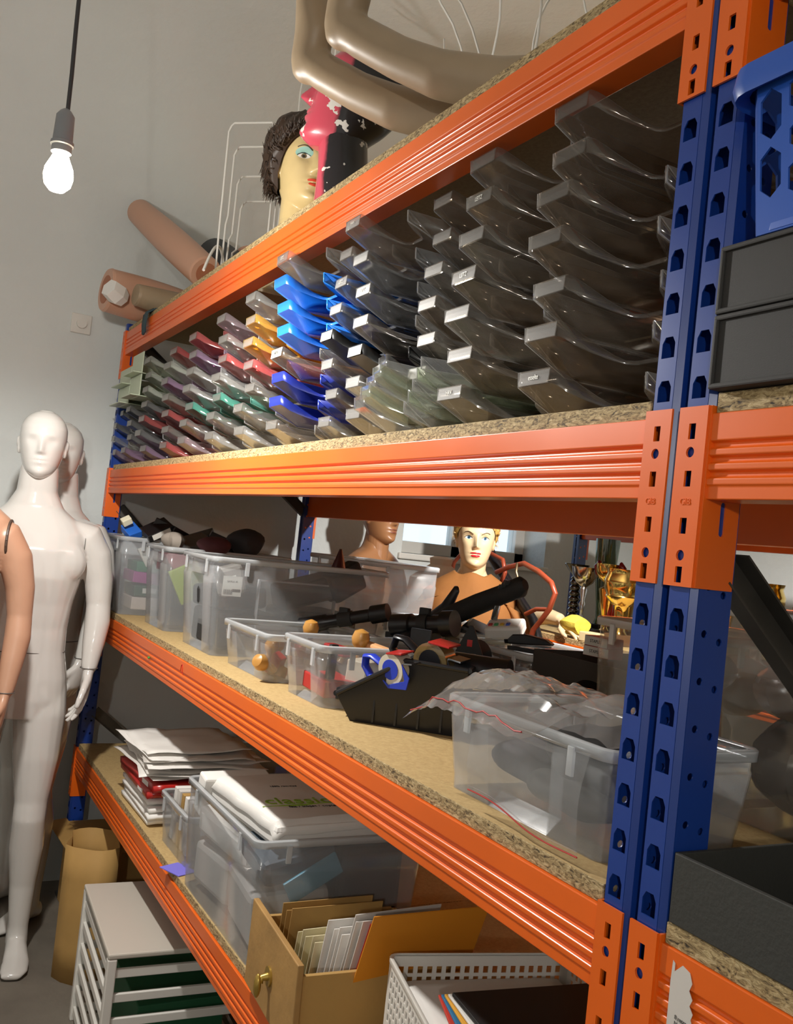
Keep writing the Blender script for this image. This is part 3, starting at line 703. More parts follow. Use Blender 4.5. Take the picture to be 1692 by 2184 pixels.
def hair_cap(parent, mat, S, v0f, v0b, thick, amp, seed=1, nstr=0, slen=.05):
    rg = random.Random(seed); mb = MB(); nt, nv = 60, 22; rings = []
    ph = [rg.uniform(0, 6.28) for _ in range(6)]
    def off(th, v): return thick + amp*(sin(9*th+ph[0]+5*v)+.7*sin(17*th+ph[1]-9*v)+.5*sin(29*th+ph[2]+14*v))*.5
    def lo(th): return v0f + (v0b-v0f)*(1-(max(0, cos(th*1.0))**.6 if cos(th) > 0 else 0))
    for j in range(nv+1):
        rings.append([head_pt(2*pi*i/nt, lo(2*pi*i/nt)+(1-lo(2*pi*i/nt))*j/nv, S, 0, off(2*pi*i/nt, j/nv)*S*min(1, .25+j/4)) + Vector((0, 0, (thick*.8)*S*j/nv)) for i in range(nt)])
    mb.loft(rings, 0, False, True)
    for k in range(nstr):
        th = rg.uniform(.5, 2*pi-.5); v = rg.uniform(lo(th), .98)
        p = head_pt(th, v, S, 0, thick*S*.7); q = head_pt(th, v, S, 0, thick*S*.7+.02); d = (q-p).normalized()
        dn = Vector((0, 0, -1 if v < .55 else .5)); tw = Vector((-d.y, d.x, 0))*rg.uniform(-.8, .8); ln = slen*rg.uniform(.5, 1.1)
        mb.tube([p, p+d*ln*.3+tw*ln*.3, p+d*ln*.38+(dn*.9+tw)*ln*.6], [.0022, .0016, .0004], 5)
    return mb.build('hair', mat, parent, smooth=True, angle=70)
hair_cap(h, BLOND, 1.0, .80, .42, .014, .005, 4, 160, .03)
# ------------------------------------------------------------------ storage bins and what is in them
def storage_bin(label, x0, x1, y0, y1, z, H, rz=0, taper=.07, notch=True, mat=None, rimmat=None, group='see-through storage bins', clips=True, sticker=False):
    W, D = x1-x0, y1-y0; mat = mat or CLEAR; rimmat = rimmat or CLEARRIM
    t = thing('storage_bin', label, 'bin', ((x0+x1)/2, (y0+y1)/2, z), rz, group)
    n = 5; rings = []
    def plan(s, nd):
        w_, d_ = W*s, D*s; r = .018; p = rrect(w_, d_, r, n)
        # front face (-y) gets a shallow grip recess between two pillars
        pts = []
        for i, q in enumerate(p):
            pts.append(q)
            if i == 3*(n+1)-1:                      # end of the (-x,-y) corner: walk along the front
                a, b = -w_*.20, w_*.20; yv = -d_/2
                pts += [(a, yv), (a+.002, yv+nd), (b-.002, yv+nd), (b, yv)]
        return pts
    prof = [(1-taper, 0), (1-taper*.93, .02)] + [(1-taper*(1-k/6)*.93, H*(.1+.68*k/6)) for k in range(1, 7)]
    for s, h in prof: rings.append([(a, b, h) for a, b in plan(s, .022 if (notch and h > .012) else .0006)])
    rings.append([(a, b, H*.80) for a, b in plan(.99, .0006)]); rings.append([(a, b, H-.004) for a, b in plan(.994, .0006)])
    mb = MB(); mb.loft(rings, 0, True, False); mb.build('bin_body', mat, t, smooth=True, angle=35, solid=.0018, off=0)
    mb = MB(); o, i_ = rrect(W+.012, D+.012, .024, n), rrect(W-.012, D-.012, .016, n)
    P4 = [[(a, b, H-.013) for a, b in o], [(a, b, H) for a, b in o], [(a, b, H+.002) for a, b in rrect(W+.006, D+.006, .022, n)], [(a, b, H) for a, b in i_]]
    mb.loft(P4, 0, False, False); mb.build('rim', rimmat, t, smooth=True, angle=50, solid=.0018, off=0)
    if clips:
        for sx in (-1, 1):
            MB().box(sx*W*.32-.006, sx*W*.32+.006, -D/2-.009, -D/2-.004, H-.045, H-.008).build('clip', rimmat, t, bevel=.001)
            MB().box(sx*(W/2+.0065)-.0025, sx*(W/2+.0065)+.0025, -D*.33-.006, -D*.33+.006, H-.045, H-.008).build('clip', rimmat, t, bevel=.001)
    return t
def small_box(name, label, cat, loc, size, rot, mat, group=None, lab=None, bevel=.003, word=None):
    sx, sy, sz = size
    o = MB().box(-sx/2, sx/2, -sy/2, sy/2, -sz/2, sz/2).build(name, mat, None, bevel=bevel, loc=loc, rot=rot); tag(o, label, cat, group)
    if lab:                                           # a flat label on its +x face or top
        f, a, b = lab
        q = MB()
        if f == 'x': q.box(sx/2, sx/2+.0008, -a/2, a/2, -b/2, b/2)
        elif f == 'y': q.box(-a/2, a/2, -sy/2-.0008, -sy/2, -b/2, b/2)
        else: q.box(-a/2, a/2, -b/2, b/2, sz/2, sz/2+.0008)
        lt = q.build('paper_label', LABW, o)
        if word:
            if f == 'x': text('lettering', word, min(a/3, b*.5), INKM, lt, (sx/2+.001, 0, 0), (pi/2, 0, pi/2), .0002)
            elif f == 'y': text('lettering', word, min(a/3, b*.5), INKM, lt, (0, -sy/2-.001, 0), (pi/2, 0, 0), .0002)
            else: text('lettering', word, min(a/3, b*.5), INKM, lt, (0, 0, sz/2+.001), (0, 0, pi/2), .0002)
    return o
def stamp(label, loc, rot, S=1.0, mat=None):
    t = thing('rubber_stamp', label, 'stamp', loc, 0, 'rubber stamps in the shallow bins'); t.rotation_euler = rot; t.scale = (S, S, S)
    wood = mat or P('stamp_wood', 'b9853f', .35, coat=.4, noise=.15, nscale=30)
    MB().box(-.022, .022, -.012, .012, 0, .014).build('base', P('stamp_base', '7a4a22', .45), t, bevel=.002)
    MB().box(-.021, .021, -.011, .011, -.004, 0).build('rubber', P('stamp_rubber', '8a2a28', .6), t)
    mb = MB(); mb.lathe([(.004, .014), (.011, .018), (.0075, .03), (.008, .04), (.016, .05), (.0185, .062), (.014, .075), (.003, .080)], 20); mb.build('knob', wood, t, smooth=True)
    return t
def stapler(name, label, cat, loc, rot, mat, S=1.0, acc=None):
    t = thing(name, label, cat, loc, 0); t.rotation_euler = rot; t.scale = (S, S, S)
    mb = MB(); mb.prism([(-.07, 0), (.07, 0), (.075, .006), (.068, .012), (-.072, .012)], -.016, .016, 'y'); mb.build('base', acc or mat, t, bevel=.002)
    mb = MB(); mb.prism([(-.072, .016), (.066, .030), (.072, .036), (.05, .046), (-.02, .052), (-.06, .046), (-.076, .03)], -.013, .013, 'y'); mb.build('arm', mat, t, bevel=.004)
    mb = MB(); mb.prism([(-.06, .012), (.062, .022), (.062, .028), (-.06, .018)], -.009, .009, 'y'); mb.build('magazine', SILVER, t)
    return t
def punch(label, loc, rot, mat, S=1.0):
    t = thing('hole_punch', label, 'hole punch', loc, 0); t.rotation_euler = rot; t.scale = (S, S, S)
    MB().box(-.05, .05, -.03, .03, 0, .012).build('base', mat, t, bevel=.003)
    mb = MB(); mb.prism([(-.028, .012), (.028, .012), (.02, .04), (-.01, .045)], -.045, .045, 'x'); mb.build('housing', mat, t, bevel=.003)
    mb = MB(); mb.prism([(-.03, .04), (.02, .046), (.034, .06), (.03, .068), (-.03, .056)], -.048, .048, 'x'); mb.build('lever', SILVER if S < 1 else mat, t, bevel=.003)
    return t
Z = TOPC + .001
# --- tall bins at the far end
storage_bin('tall frosted bin at the mannequin end full of coloured boxes', -2.965, -2.612, .0, .42, Z, .278)
storage_bin('tall frosted bin with a lime green folder inside', -2.455, -2.17, .05, .47, Z, .268)
storage_bin('large frosted bin with a barcode sticker, full of black gadgets', -1.975, -1.665, .045, .58, Z, .268)
storage_bin('large nearly empty frosted bin at the rear of the shelf', -2.36, -1.83, .62, .855, Z, .292, notch=False)
lb = MB().box(0, .0008, 0, .055, 0, .055).build('barcode_sticker', LABW, None, loc=(-1.6735, .075, Z+.165)); tag(lb, 'white barcode sticker on the large frosted bin', 'sticker')
for k in range(9): MB().box(.0008, .0012, .004+k*.003, .0052+k*.003+.0006*(k % 2), .004, .018).build('bar', INKM, lb)
MB().box(.0008, .0012, .028, .052, .012, .02).build('block_print', INKM, lb); text('lettering', 'SAMLA 45', .007, INKM, lb, (.0012, .027, .04), (pi/2, 0, pi/2), .0002)
G1 = 'boxes in the bin at the mannequin end'
for (nm, col, y, z, sx, sy, sz, rx, lab) in (
    ('white and red carton at the bottom', 'c9b9ae', .10, .035, .16, .12, .045, 0, None), ('dark green carton with a small label', '1e4a36', .10, .083, .16, .11, .04, .05, ('x', .05, .018)),
    ('magenta carton in the middle', 'a23a86', .10, .128, .17, .13, .04, -.05, None), ('green carton above the magenta one', '1f6f4c', .095, .170, .16, .10, .038, .04, None),
    ('white boxed cassette leaning on the side', 'd8d2c6', .095, .222, .02, .085, .075, .55, ('x', .07, .05)), ('green cloth bundle behind the cassette', '23694a', .19, .18, .12, .10, .07, .2, None),
    ('crimson carton deeper in', '9a2440', .22, .09, .16, .08, .13, 0, None), ('dark blue carton at the rear', '2a3550', .33, .09, .2, .1, .16, .0, None)):
    small_box('small_carton', f'{nm} of the bin at the mannequin end', 'carton', (-2.72 if 'cassette' not in nm else -2.645, y+.02, Z+z+.006), (sx, sy, sz), (rx, 0, 0), P('carton_'+col, col, .5, noise=.1, nscale=20), G1, lab)
small_box('label_printer_case', 'blue plastic case with a cream end poking out of the far bin', 'case', (-2.66, .035, Z+.30), (.07, .05, .03), (.5, .5, .4), P('blue_plastic', '2563c0', .35), None)
small_box('foam_block', 'cream foam block on the blue plastic case', 'foam block', (-2.645, .01, Z+.335), (.03, .035, .025), (.6, .4, .2), P('cream', 'd9d2b8', .7))
G2 = 'black cassette cases heaped on the far bins'
for q, (x, y, z, rx, rz, pl) in enumerate(((-2.63, .12, .315, .55, .1, 'black cassette case with a white end label at the heap front'), (-2.64, .18, .32, -.3, .5, 'black cassette case with a big white label on top of the heap'), (-2.60, .27, .30, .4, -.4, 'black cassette case lying behind on the heap'), (-2.40, .2, .285, .3, .2, 'dark grey cassette case leaning over the lime folder bin'), (-2.34, .30, .29, -.35, .6, 'black cassette case with taupe label at the heap rear'))):
    small_box('cassette_case', pl, 'case', (x, y, Z+z), (.11, .10, .028), (rx, .25, rz), P('case_black' if q != 3 else 'case_grey', '1b1a1b' if q != 3 else '57504a', .3), G2, ('x', .07, .02) if q in (0,) else ('z', .07, .06) if q in (1, 4) else None, word='Ei 240' if q == 1 else None)
# lime folder + darker contents of bin two
small_box('folder', 'lime green folder in the second far bin', 'folder', (-2.20, .135, Z+.16), (.014, .10, .12), (.5, .1, 0), P('lime', '93a52e', .5))
for q, (x, y, z, s, c, nm) in enumerate(((-2.30, .16, .09, (.16, .14, .16), '2b2e35', 'dark grey carton low'), (-2.26, .32, .11, (.17, .12, .2), '3a332f', 'brown grey carton at the rear'), (-2.38, .13, .21, (.07, .1, .06), '8a3b46', 'dull red carton high'), (-2.30, .30, .235, (.12, .13, .05), '5c2a30', 'maroon pouch on top'))):
    small_box('small_carton', f'{nm} in the lime folder bin', 'carton', (x, y, Z+z+.004), s, (0, 0, .1*q), P('carton_'+c, c, .6), 'cartons in the lime folder bin')
# dark gadgets in the large bin
for q, (x, y, z, s, r, nm) in enumerate(((-1.82, .18, .06, (.24, .2, .10), (0, 0, 0), 'black hard case low at the front'), (-1.80, .40, .07, (.22, .2, .12), (0, 0, .1), 'black hard case low at the rear'), (-1.83, .15, .15, (.2, .14, .06), (.1, 0, .2), 'black wallet in the middle'), (-1.75, .36, .19, (.1, .2, .07), (.3, .1, 0), 'black camera bag high at the rear'), (-1.72, .46, .225, (.06, .12, .09), (.5, 0, .2), 'black flash unit near the rim'))):
    small_box('gadget_case', f'{nm} of the large bin', 'case', (x, y, Z+z+.004), s, r, BLACKM, 'black cases in the large bin', bevel=.012)
small_box('card_reader', 'grey rounded card reader standing in the large bin', 'device', (-1.735, .115, Z+.205), (.05, .075, .085), (.3, 0, .1), P('warm_grey', '8e8a84', .4), None, ('x', .02, .03), bevel=.012)
fr = thing('clear_case', 'clear plastic case standing inside the large bin', 'case', (-1.705, .31, Z+.13), 0)
MB().box(-.006, .006, -.12, .12, -.07, .085).build('case_body', CLEARG, fr, bevel=.004)
for (a, b, c, d) in ((-.12, .12, .081, .086), (-.12, .12, -.07, -.066), (-.121, -.117, -.07, .085), (.117, .121, -.07, .085)): MB().box(-.008, .008, a, b, c, d).build('case_edge', CLEARRIM, fr)
mb = MB(); mb.loft([[(r*cos(a)*.5, r*sin(a), z) for a in [2*pi*k/14 for k in range(14)]] for r, z in ((.028, 0), (.024, .02), (.014, .045), (.004, .075))]); o = mb.build('horn', P('maroon_gloss', '3a1618', .25), None, smooth=True, loc=(-1.70, .43, Z+.25)); tag(o, 'dark maroon pointed horn sticking out of the large bin', 'horn')
# lumps on the heap between bins two and three
for q, (x, y, z, s, c, nm) in enumerate(((-2.23, .32, .305, (.16, .12, .09), '241f1f', 'black cloth pouch on the lime folder bin'), (-2.19, .20, .285, (.12, .11, .06), '4a1f24', 'maroon cloth pouch beside the black one'), (-2.36, .11, .285, (.1, .08, .06), '8d8378', 'taupe carton beside the maroon pouch'))):
    mb = MB(); mb.ball((0, 0, 0), s[0]/2, s[1]/2, s[2]/2, 18, 12)
    mb.v = [(a*(1+.18*sin(9*b*20)), b*(1+.15*sin(60*c_)), c_*(1+.2*sin(40*a))) for a, b, c_ in mb.v]
    o = mb.build('cloth_pouch', P('pouch_'+c, c, .8), None, smooth=True, loc=(x, y, Z+z)); tag(o, nm, 'pouch')
# --- shallow bins in front
storage_bin('shallow frosted bin of wooden rubber stamps', -1.588, -1.258, .065, .40, Z, .112)
storage_bin('shallow frosted bin with red and wooden odds beside the black tray', -1.186, -.968, .075, .452, Z, .128)
for q, (x, y, z, r, S, nm) in enumerate(((-1.33, .20, .062, (.1, .1, .3), 1.1, 'rubber stamp with a shiny ball knob standing tallest'), (-1.40, .12, .012, (0, .2, .5), 1, 'rubber stamp lying low by the front'), (-1.46, .17, .012, (.3, 0, 1.2), 1, 'rubber stamp by the bin corner'), (-1.31, .12, .02, (1.2, 0, .4), 1.1, 'rubber stamp tipped over on its side'), (-1.37, .30, .02, (.2, .4, 2), 1.1, 'rubber stamp at the rear of the stamp bin'), (-1.30, .34, .03, (.4, -.3, 1), 1.1, 'rubber stamp in the rear corner'), (-1.52, .25, .014, (.1, 0, .2), 1, 'rubber stamp at the far wall of the bin'))):
    stamp(nm, (x, y, Z+z), r, S)
for q, (x, y, z, s, c, nm) in enumerate(((-1.29, .16, .085, (.045, .02, .035), 'a3201e', 'red ink pad box at the stamp bin corner'), (-1.36, .17, .088, (.05, .035, .02), '3a2a1c', 'brown stamp block leaning at the rim'), (-1.45, .30, .07, (.08, .06, .03), '2d2b2a', 'black ink pad in the stamp bin'), (-1.30, .11, .05, (.03, .025, .028), '8c1f24', 'crimson ink bottle low in the stamp bin'))):
    small_box('ink_pad', nm, 'ink pad', (x, y, Z+z), s, (.3, .5, .2*q), P('pad_'+c, c, .35), 'ink pads in the stamp bin')
stamp('rubber stamp with a dull ball knob in the second shallow bin', (-1.10, .22, Z+.065), (0, .1, 0), 1.15)
for q, (x, y, z, s, c, nm) in enumerate(((-1.06, .14, .03, (.12, .08, .035), 'a92722', 'red cardboard pack low by the front'), (-1.02, .12, .085, (.012, .02, .075), '1e1c1c', 'black marker pen standing by the front corner'), (-1.10, .17, .10, (.07, .03, .02), '8e1c1c', 'dark red ink pad near the rim'), (-1.07, .30, .05, (.12, .12, .06), '2a2624', 'black tin at the rear'), (-1.03, .20, .05, (.05, .06, .08), 'd2c6b0', 'cream carton in the middle'))):
    small_box('desk_item', f'{nm} of the second shallow bin', 'desk item', (x, y, Z+z+.006), s, (0, .05, .15*q), P('item_'+c, c, .45), 'odds in the second shallow bin')
small_box('wooden_dowel', 'pale wooden dowel lying across the second shallow bin', 'dowel', (-1.05, .25, Z+.118), (.10, .022, .016), (.2, .1, .3), P('pale_wood', 'cf9a6a', .5), bevel=.006)
small_box('black_card', 'black price card with a hang hole standing in the shallow bin', 'card', (-1.015, .33, Z+.135), (.05, .006, .075), (0, 0, .6), BLACKP, None, bevel=.001)
mb = MB(); mb.prism([(-.032, 0), (.032, 0), (.004, .062), (-.004, .062)], -.003, .003, 'y'); o = mb.build('pennant', BLACKM, None, loc=(-.95, .42, Z+.132), rot=(0, 0, .7), bevel=.001); tag(o, 'black triangular pennant card rising from the shallow bin', 'card')
MB().box(-.006, .006, -.0034, -.003, .015, .03).build('red_print', RED, o)
# black gadget heap behind the stamps
for q, (a, b, r, nm) in enumerate((((-1.63, .30, .10), (-1.44, .47, .17), .022, 'black torch lying across the heap behind the stamps'), ((-1.40, .47, .14), (-1.24, .56, .17), .03, 'black camera grip at the heap end behind the stamps'), ((-1.52, .46, .04), (-1.3, .48, .10), .035, 'black lens barrel low behind the stamps'), ((-1.22, .50, .05), (-1.05, .52, .12), .03, 'black lens tube behind the second shallow bin'))):
    t = thing('camera_part', nm, 'camera part', (0, 0, Z)); mb = MB(); A, B = Vector(a), Vector(b)
    mb.tube([A, A.lerp(B, .3), A.lerp(B, .32), A.lerp(B, .8), A.lerp(B, .82), B], [r, r, r*.8, r*.8, r*1.15, r*1.15], 18); mb.build('barrel', BLACKP, t, smooth=True)
    mb = MB(); mb.tube([A.lerp(B, .45), A.lerp(B, .6)], r*.95, 18); mb.build('grip_ring', BLACKM, t, smooth=True)
    MB().obox(A.lerp(B, .5)+Vector((0, 0, r)), .03, .015, r*.9, (0, 0, .5)).build('switch', BLACKM, t, bevel=.002)
# --- black picking tray with tape dispensers
c48 = radians(48.6)
pk = thing('picking_bin', 'black open-fronted plastic picking bin with tape dispensers', 'bin', (-.835, .215, Z), c48)
mb = MB(); n = 0
def prof_pick(sx, top):
    return [(-.105, 0), (.10, 0), (.122, .128), (.0, .132), (-.075, .085), (-.135, .048)]
w0, w1 = .058, .078
side = lambda s_: [Vector((x, s_*(w0+(w1-w0)*z/.13), z)) for x, z in prof_pick(0, 0)]
a, b = side(-1), side(1)
mb.add(a+b, [(0, 1, 2, 3, 4, 5)]); mb.add(a+b, [(11, 10, 9, 8, 7, 6)]); mb.add(a+b, [(0, 6, 7, 1)]); mb.add(a+b, [(1, 7, 8, 2)]); mb.add(a+b, [(0, 5, 11, 6)])
mb.build('bin_body', BLACKP, pk, merge=True, solid=.003, off=0, bevel=.001)
mb = MB()
for s_ in (-1, 1):
    mb.tube([Vector((x, s_*(w0+(w1-w0)*z/.13+.003), z+.002)) for x, z in prof_pick(0, 0)[2:]], .005, 8)
mb.tube([(.124, -w1, .13), (.124, w1, .13)], .005, 8); mb.tube([(-.137, -.066, .05), (-.137, .066, .05)], .006, 8)
mb.build('rim', BLACKP, pk, smooth=True)
for s_ in (-1, 1):
    for k in range(4): MB().box(-.06+k*.045, -.056+k*.045, s_*.0625-.004, s_*.0625+.004, .004, .07).build('rib', BLACKP, pk)
MB().box(-.150, -.138, -.025, .025, .03, .055).build('label_holder', BLACKP, pk, bevel=.003)
def dispenser(label, loc, rot, mat, tapem, S=1.0):
    t = thing('tape_dispenser', label, 'tape dispenser', loc, 0); t.rotation_euler = rot; t.scale = (S, S, S)
    mb = MB(); mb.tube([(0, -.026, 0), (0, .026, 0)], .047, 26); mb.build('tape_roll', tapem, t, smooth=True)
    mb = MB(); mb.tube([(0, -.028, 0), (0, .028, 0)], .03, 22); mb.build('core', mat, t, smooth=True)
    mb = MB(); mb.prism([(-.05, -.012), (-.01, -.055), (.06, -.055), (.075, -.02), (.05, .02), (.055, -.03), (-.01, -.045)], -.031, -.027, 'y'); mb.build('side_plate', mat, t, bevel=.001)
    mb = MB(); q = [(-.045, 0, -.03), (-.075, 0, -.035), (-.105, 0, -.03), (-.125, 0, .0), (-.118, 0, .03), (-.09, 0, .03), (-.055, 0, .01)]
    mb.tube(q, [.012]*7, 12, flat=(1.3, .7)); mb.build('pistol_grip', mat, t, smooth=True)
    MB().box(.05, .085, -.027, .027, .018, .022).build('cutter', SILVER, t)
    MB().box(-.01, .05, -.03, .03, .045, .05).build('brush', RED, t, bevel=.001)
    return t
BROWNTAPE = PLASTIC('brown_tape', (.62, .45, .2), milky=.5, gloss=.14, rough=.1, mcol=(.5, .36, .16))
dispenser('blue tape dispenser with pistol grip hooked on the black bin front', (-.80, .155, Z+.115), (.15, -.1, radians(20)), P('blue_grip', '2a3fb8', .3), P('white_tape', 'cfc6b4', .4), .66)
dispenser('black tape dispenser with brown tape lying in the picking bin', (-.79, .235, Z+.135), (.1, .1, radians(30)), BLACKP, BROWNTAPE, .8)
mb = MB(); mb.tube([(0, 0, 0), (.11, .02, .0)], [.034, .034], 20); o = mb.build('black_roller', BLACKP, None, smooth=True, loc=(-.79, .285, Z+.12), rot=(0, 0, .5)); tag(o, 'black cylindrical roller resting at the picking bin back', 'roller')
# --- rear bins
storage_bin('grey clear bin of black devices at the rear of the shelf', -1.80, -1.275, .615, .868, Z, .14, notch=False, mat=CLEARG)
storage_bin('clear bin of dark stationery beside the black carton', -1.235, -.93, .575, .868, Z, .135, notch=False, mat=CLEARG)
storage_bin('tall clear bin behind the near blue post', -.55, -.26, .43, .72, Z, .262, notch=False, mat=CLEARG)
bx = thing('carton', 'black cardboard carton with an oval hand hole', 'carton', (-.755, .71, Z))
mb = MB(); hw, hd, hh = .155, .14, .155
hole = [(hw*1.32+.03*cos(a)*1.6, .105+.013*sin(a)) for a in [2*pi*k/16 for k in range(16)]]
mb.plate((-hw, -hd, 0), (1, 0, 0), (0, 0, 1), 2*hw, hh, [(0, hw*.8, 0, hh, None), (hw*.8, 2*hw, .07, hh, hole), (hw*.8, 2*hw, 0, .07, None)])
mb.add([(-hw, -hd, 0), (-hw, hd, 0), (-hw, hd, hh), (-hw, -hd, hh)], [(0, 1, 2, 3)]); mb.add([(hw, -hd, 0), (hw, hd, 0), (hw, hd, hh), (hw, -hd, hh)], [(0, 1, 2, 3)])
mb.add([(-hw, hd, 0), (hw, hd, 0), (hw, hd, hh), (-hw, hd, hh)], [(0, 1, 2, 3)]); mb.add([(-hw, -hd, .002), (hw, -hd, .002), (hw, hd, .002), (-hw, hd, .002)], [(0, 1, 2, 3)])
mb.build('carton_body', P('dark_board', '2b251f', .7), bx, solid=.004, off=0)
hd_ = thing('vacuum_handle', 'long black grip tool slanting out of the grey bin', 'tool', (0, 0, 0))
mb = MB(); mb.tube([(-1.53, .66, 1.285), (-1.44, .68, 1.325), (-1.34, .69, 1.365), (-1.25, .70, 1.40), (-1.17, .705, 1.43), (-1.155, .706, 1.436)], [.022, .03, .03, .027, .028, .015], 16, flat=(.7, 1)); mb.build('grip', BLACKM, hd_, smooth=True)
mb = MB(); mb.tube([(-1.62, .70, 1.27), (-1.52, .70, 1.33), (-1.47, .70, 1.395), (-1.465, .70, 1.40)], [.03, .026, .014, .006], 12, flat=(.5, 1)); mb.build('hook', BLACKP, hd_, smooth=True)
for k in range(3): MB().obox((-1.20-.012*k, .682, 1.435-.006*k), .003, .02, .012, (0, .4, 0)).build('grip_slot', P('slot_grey', '4a4a4a', .6), hd_)
for q, (x, y, z, s, r, nm) in enumerate(((-1.66, .72, .075, (.16, .12, .11), (.1, .2, .3), 'boxy black device at the far end'), (-1.46, .74, .095, (.18, .16, .08), (0, -.2, .1), 'wide black device in the middle'), (-1.36, .72, .13, (.1, .1, .05), (.2, .3, .8), 'black charger on the heap'))):
    small_box('device', f'{nm} of the grey clear bin', 'device', (x, y, Z+z), s, r, BLACKP, 'black devices in the grey bin', bevel=.01)
wp = small_box('price_labeller', 'white label printer with coloured keys on the rear bins', 'device', (-1.235, .715, Z+.165), (.10, .07, .035), (.35, -.15, .7), WHITEP, None, bevel=.008)
for k, c in enumerate(('c04040', '40a060', 'd0b040', '4060c0')): MB().box(-.04+.016*k, -.03+.016*k, -.02, -.008, .0175, .021).build('key', P('key_'+c, c, .4), wp)
MB().box(.0, .045, -.03, .03, -.03, -.012).build('window', BLACKP, wp, bevel=.003)
sv = MB(); sv.tube([(0, 0, 0), (.012, 0, .045)], .009, 14); o = sv.build('metal_plug', SILVER, None, smooth=True, loc=(-1.27, .70, Z+.185)); tag(o, 'small silver plug standing behind the white label printer', 'plug')
stapler('stapler', 'black stapler straddling the dark stationery bin', 'stapler', (-.965, .60, Z+.138), (0, 0, .4), BLACKP, .8)
punch('black hole punch in the dark stationery bin', (-1.10, .66, Z+.01), (0, 0, .3), BLACKP, 1.1); punch('steel lever hole punch in the dark stationery bin', (-1.02, .74, Z+.01), (0, 0, -.4), P('grey_metal', '6a6866', .35, .6), 1.0)
for q, (x, y, z, s, r, nm) in enumerate(((-1.17, .70, .06, (.09, .16, .1), (0, 0, .1), 'black desk box at the far end'), (-1.06, .80, .07, (.14, .08, .11), (0, 0, .05), 'black desk box at the rear'), (-1.0, .64, .085, (.015, .02, .12), (.2, .5, 0), 'black marker leaning at the front'))):
    small_box('desk_box', f'{nm} of the dark stationery bin', 'box', (x, y, Z+z+.006), s, r, BLACKM, 'black boxes in the stationery bin', bevel=.006)
for q, (z, rz_, w_) in enumerate(((.159, .1, 'STAPLES'), (.181, .02, 'STAPLES'))):
    small_box('staples_box', f'{["lower", "upper"][q]} white and red staples box on the black carton', 'box', (-.78, .655, Z+z+.011), (.075, .045, .022), (0, 0, rz_), P('staples_red', 'b9a8a4' if q else 'a83a36', .5), 'staples boxes', ('y', .072, .02), bevel=.001, word=w_)
# pale cloth and strap contents of the tall clear bin
for q, (x, y, z, s, c, nm) in enumerate(((-.42, .52, .08, (.2, .14, .13), '6a6a68', 'grey cloth bundle'), (-.40, .62, .16, (.2, .12, .1), 'c9b08a', 'cream paper bundle'), (-.36, .50, .19, (.13, .1, .07), '8c8276', 'taupe cloth bundle'))):
    mb = MB(); mb.ball((0, 0, 0), s[0]/2, s[1]/2, s[2]/2, 22, 14); mb.v = [(a*(1+.12*sin(60*b)), b*(1+.12*sin(70*c_)), c_*(1+.12*sin(50*a))) for a, b, c_ in mb.v]
    o = mb.build('cloth_bundle', P('cloth_'+c, c, .85), None, smooth=True, loc=(x, y, Z+z+.01)); tag(o, f'{nm} in the tall clear bin', 'cloth', 'bundles in the tall clear bin')
mb = MB(); mb.tube([(-.33+.05*cos(a), .46, Z+.07+.05*sin(a)) for a in [k*pi/10 for k in range(0, 15)]], .006, 10, flat=(2.0, .5)); o = mb.build('strap', P('grey_strap', '5a5654', .6), None, smooth=True); tag(o, 'grey strap loop in the tall clear bin', 'strap')
# --- near front bin with zip bags
storage_bin('wide frosted bin by the near post under plastic bags', -.418, -.047, .04, .292, Z, .136)
def crumple(seed, amp, fr_): 
    rg = random.Random(seed); ws = [(rg.uniform(-1, 1)*fr_, rg.uniform(-1, 1)*fr_, rg.uniform(0, 6.3), rg.uniform(.4, 1)) for _ in range(9)]
    return lambda u, v: amp*sum(a*abs(sin(x*u+y*v+p)) for x, y, p, a in ws)/3
def zipbag(label, fn, loc=(0, 0, 0), mat=None, nu=34, nv=26, sm_=True):
    t = thing('zip_bag', label, 'plastic bag', loc, 0, 'zip bags over the near bin')
    MB().grid(fn, nu, nv).build('film', mat or FILM, t, smooth=sm_, angle=18)
    return t
cr = crumple(5, .009, 30)
def bag1(u, v):        # drapes over the front-left corner of the bin
    x = -.452+.30*u; y = .012+.26*v; z = Z+.145+.028*sin(pi*min(1, u*1.1))*sin(pi*min(1, v*1.2+.1)) + cr(u, v) - .045*max(0, .18-v)/.18*(1-.3*u) - .02*max(0, .2-u)/.2
    return (x-.01*max(0, .2-v), y-.03*max(0, .15-v)/.15, z)
b1 = zipbag('crumpled clear zip bag draped over the corner of the near bin', bag1, mat=FILM2, nu=46, nv=34)
mb = MB(); mb.tube([Vector(bag1(u/20, .03))+Vector((0, -.001, .001)) for u in range(0, 20)], .0011, 6); mb.build('zip_strip', RED, b1, smooth=True)
cr2 = crumple(8, .0022, 9)
def bag2(u, v): return (-.305+.24*u+.01*v, .034-.010*sin(pi*v)-.012*v+cr2(u, v)*.5-.014, Z+.128-.105*v-.016*u*v+.004*sin(7*u))
b2 = zipbag('flat clear zip bag hanging down the bin front', bag2)
for vv in (.985, .93): 
    mb = MB(); mb.tube([Vector(bag2(u/20, vv))+Vector((0, -.0015, 0)) for u in range(21)], .0008 if vv < .95 else .0010, 6); mb.build('zip_strip', RED if vv > .95 else FILM, b2, smooth=True)
cr3 = crumple(12, .006, 16)
def bag3(u, v): return (-.27+.21*u, .06+.20*v, Z+.13+.045*sin(pi*u)*sin(pi*v)+cr3(u, v))
zipbag('bulging clear zip bag over dark cloth in the near bin', bag3, mat=FILM2)
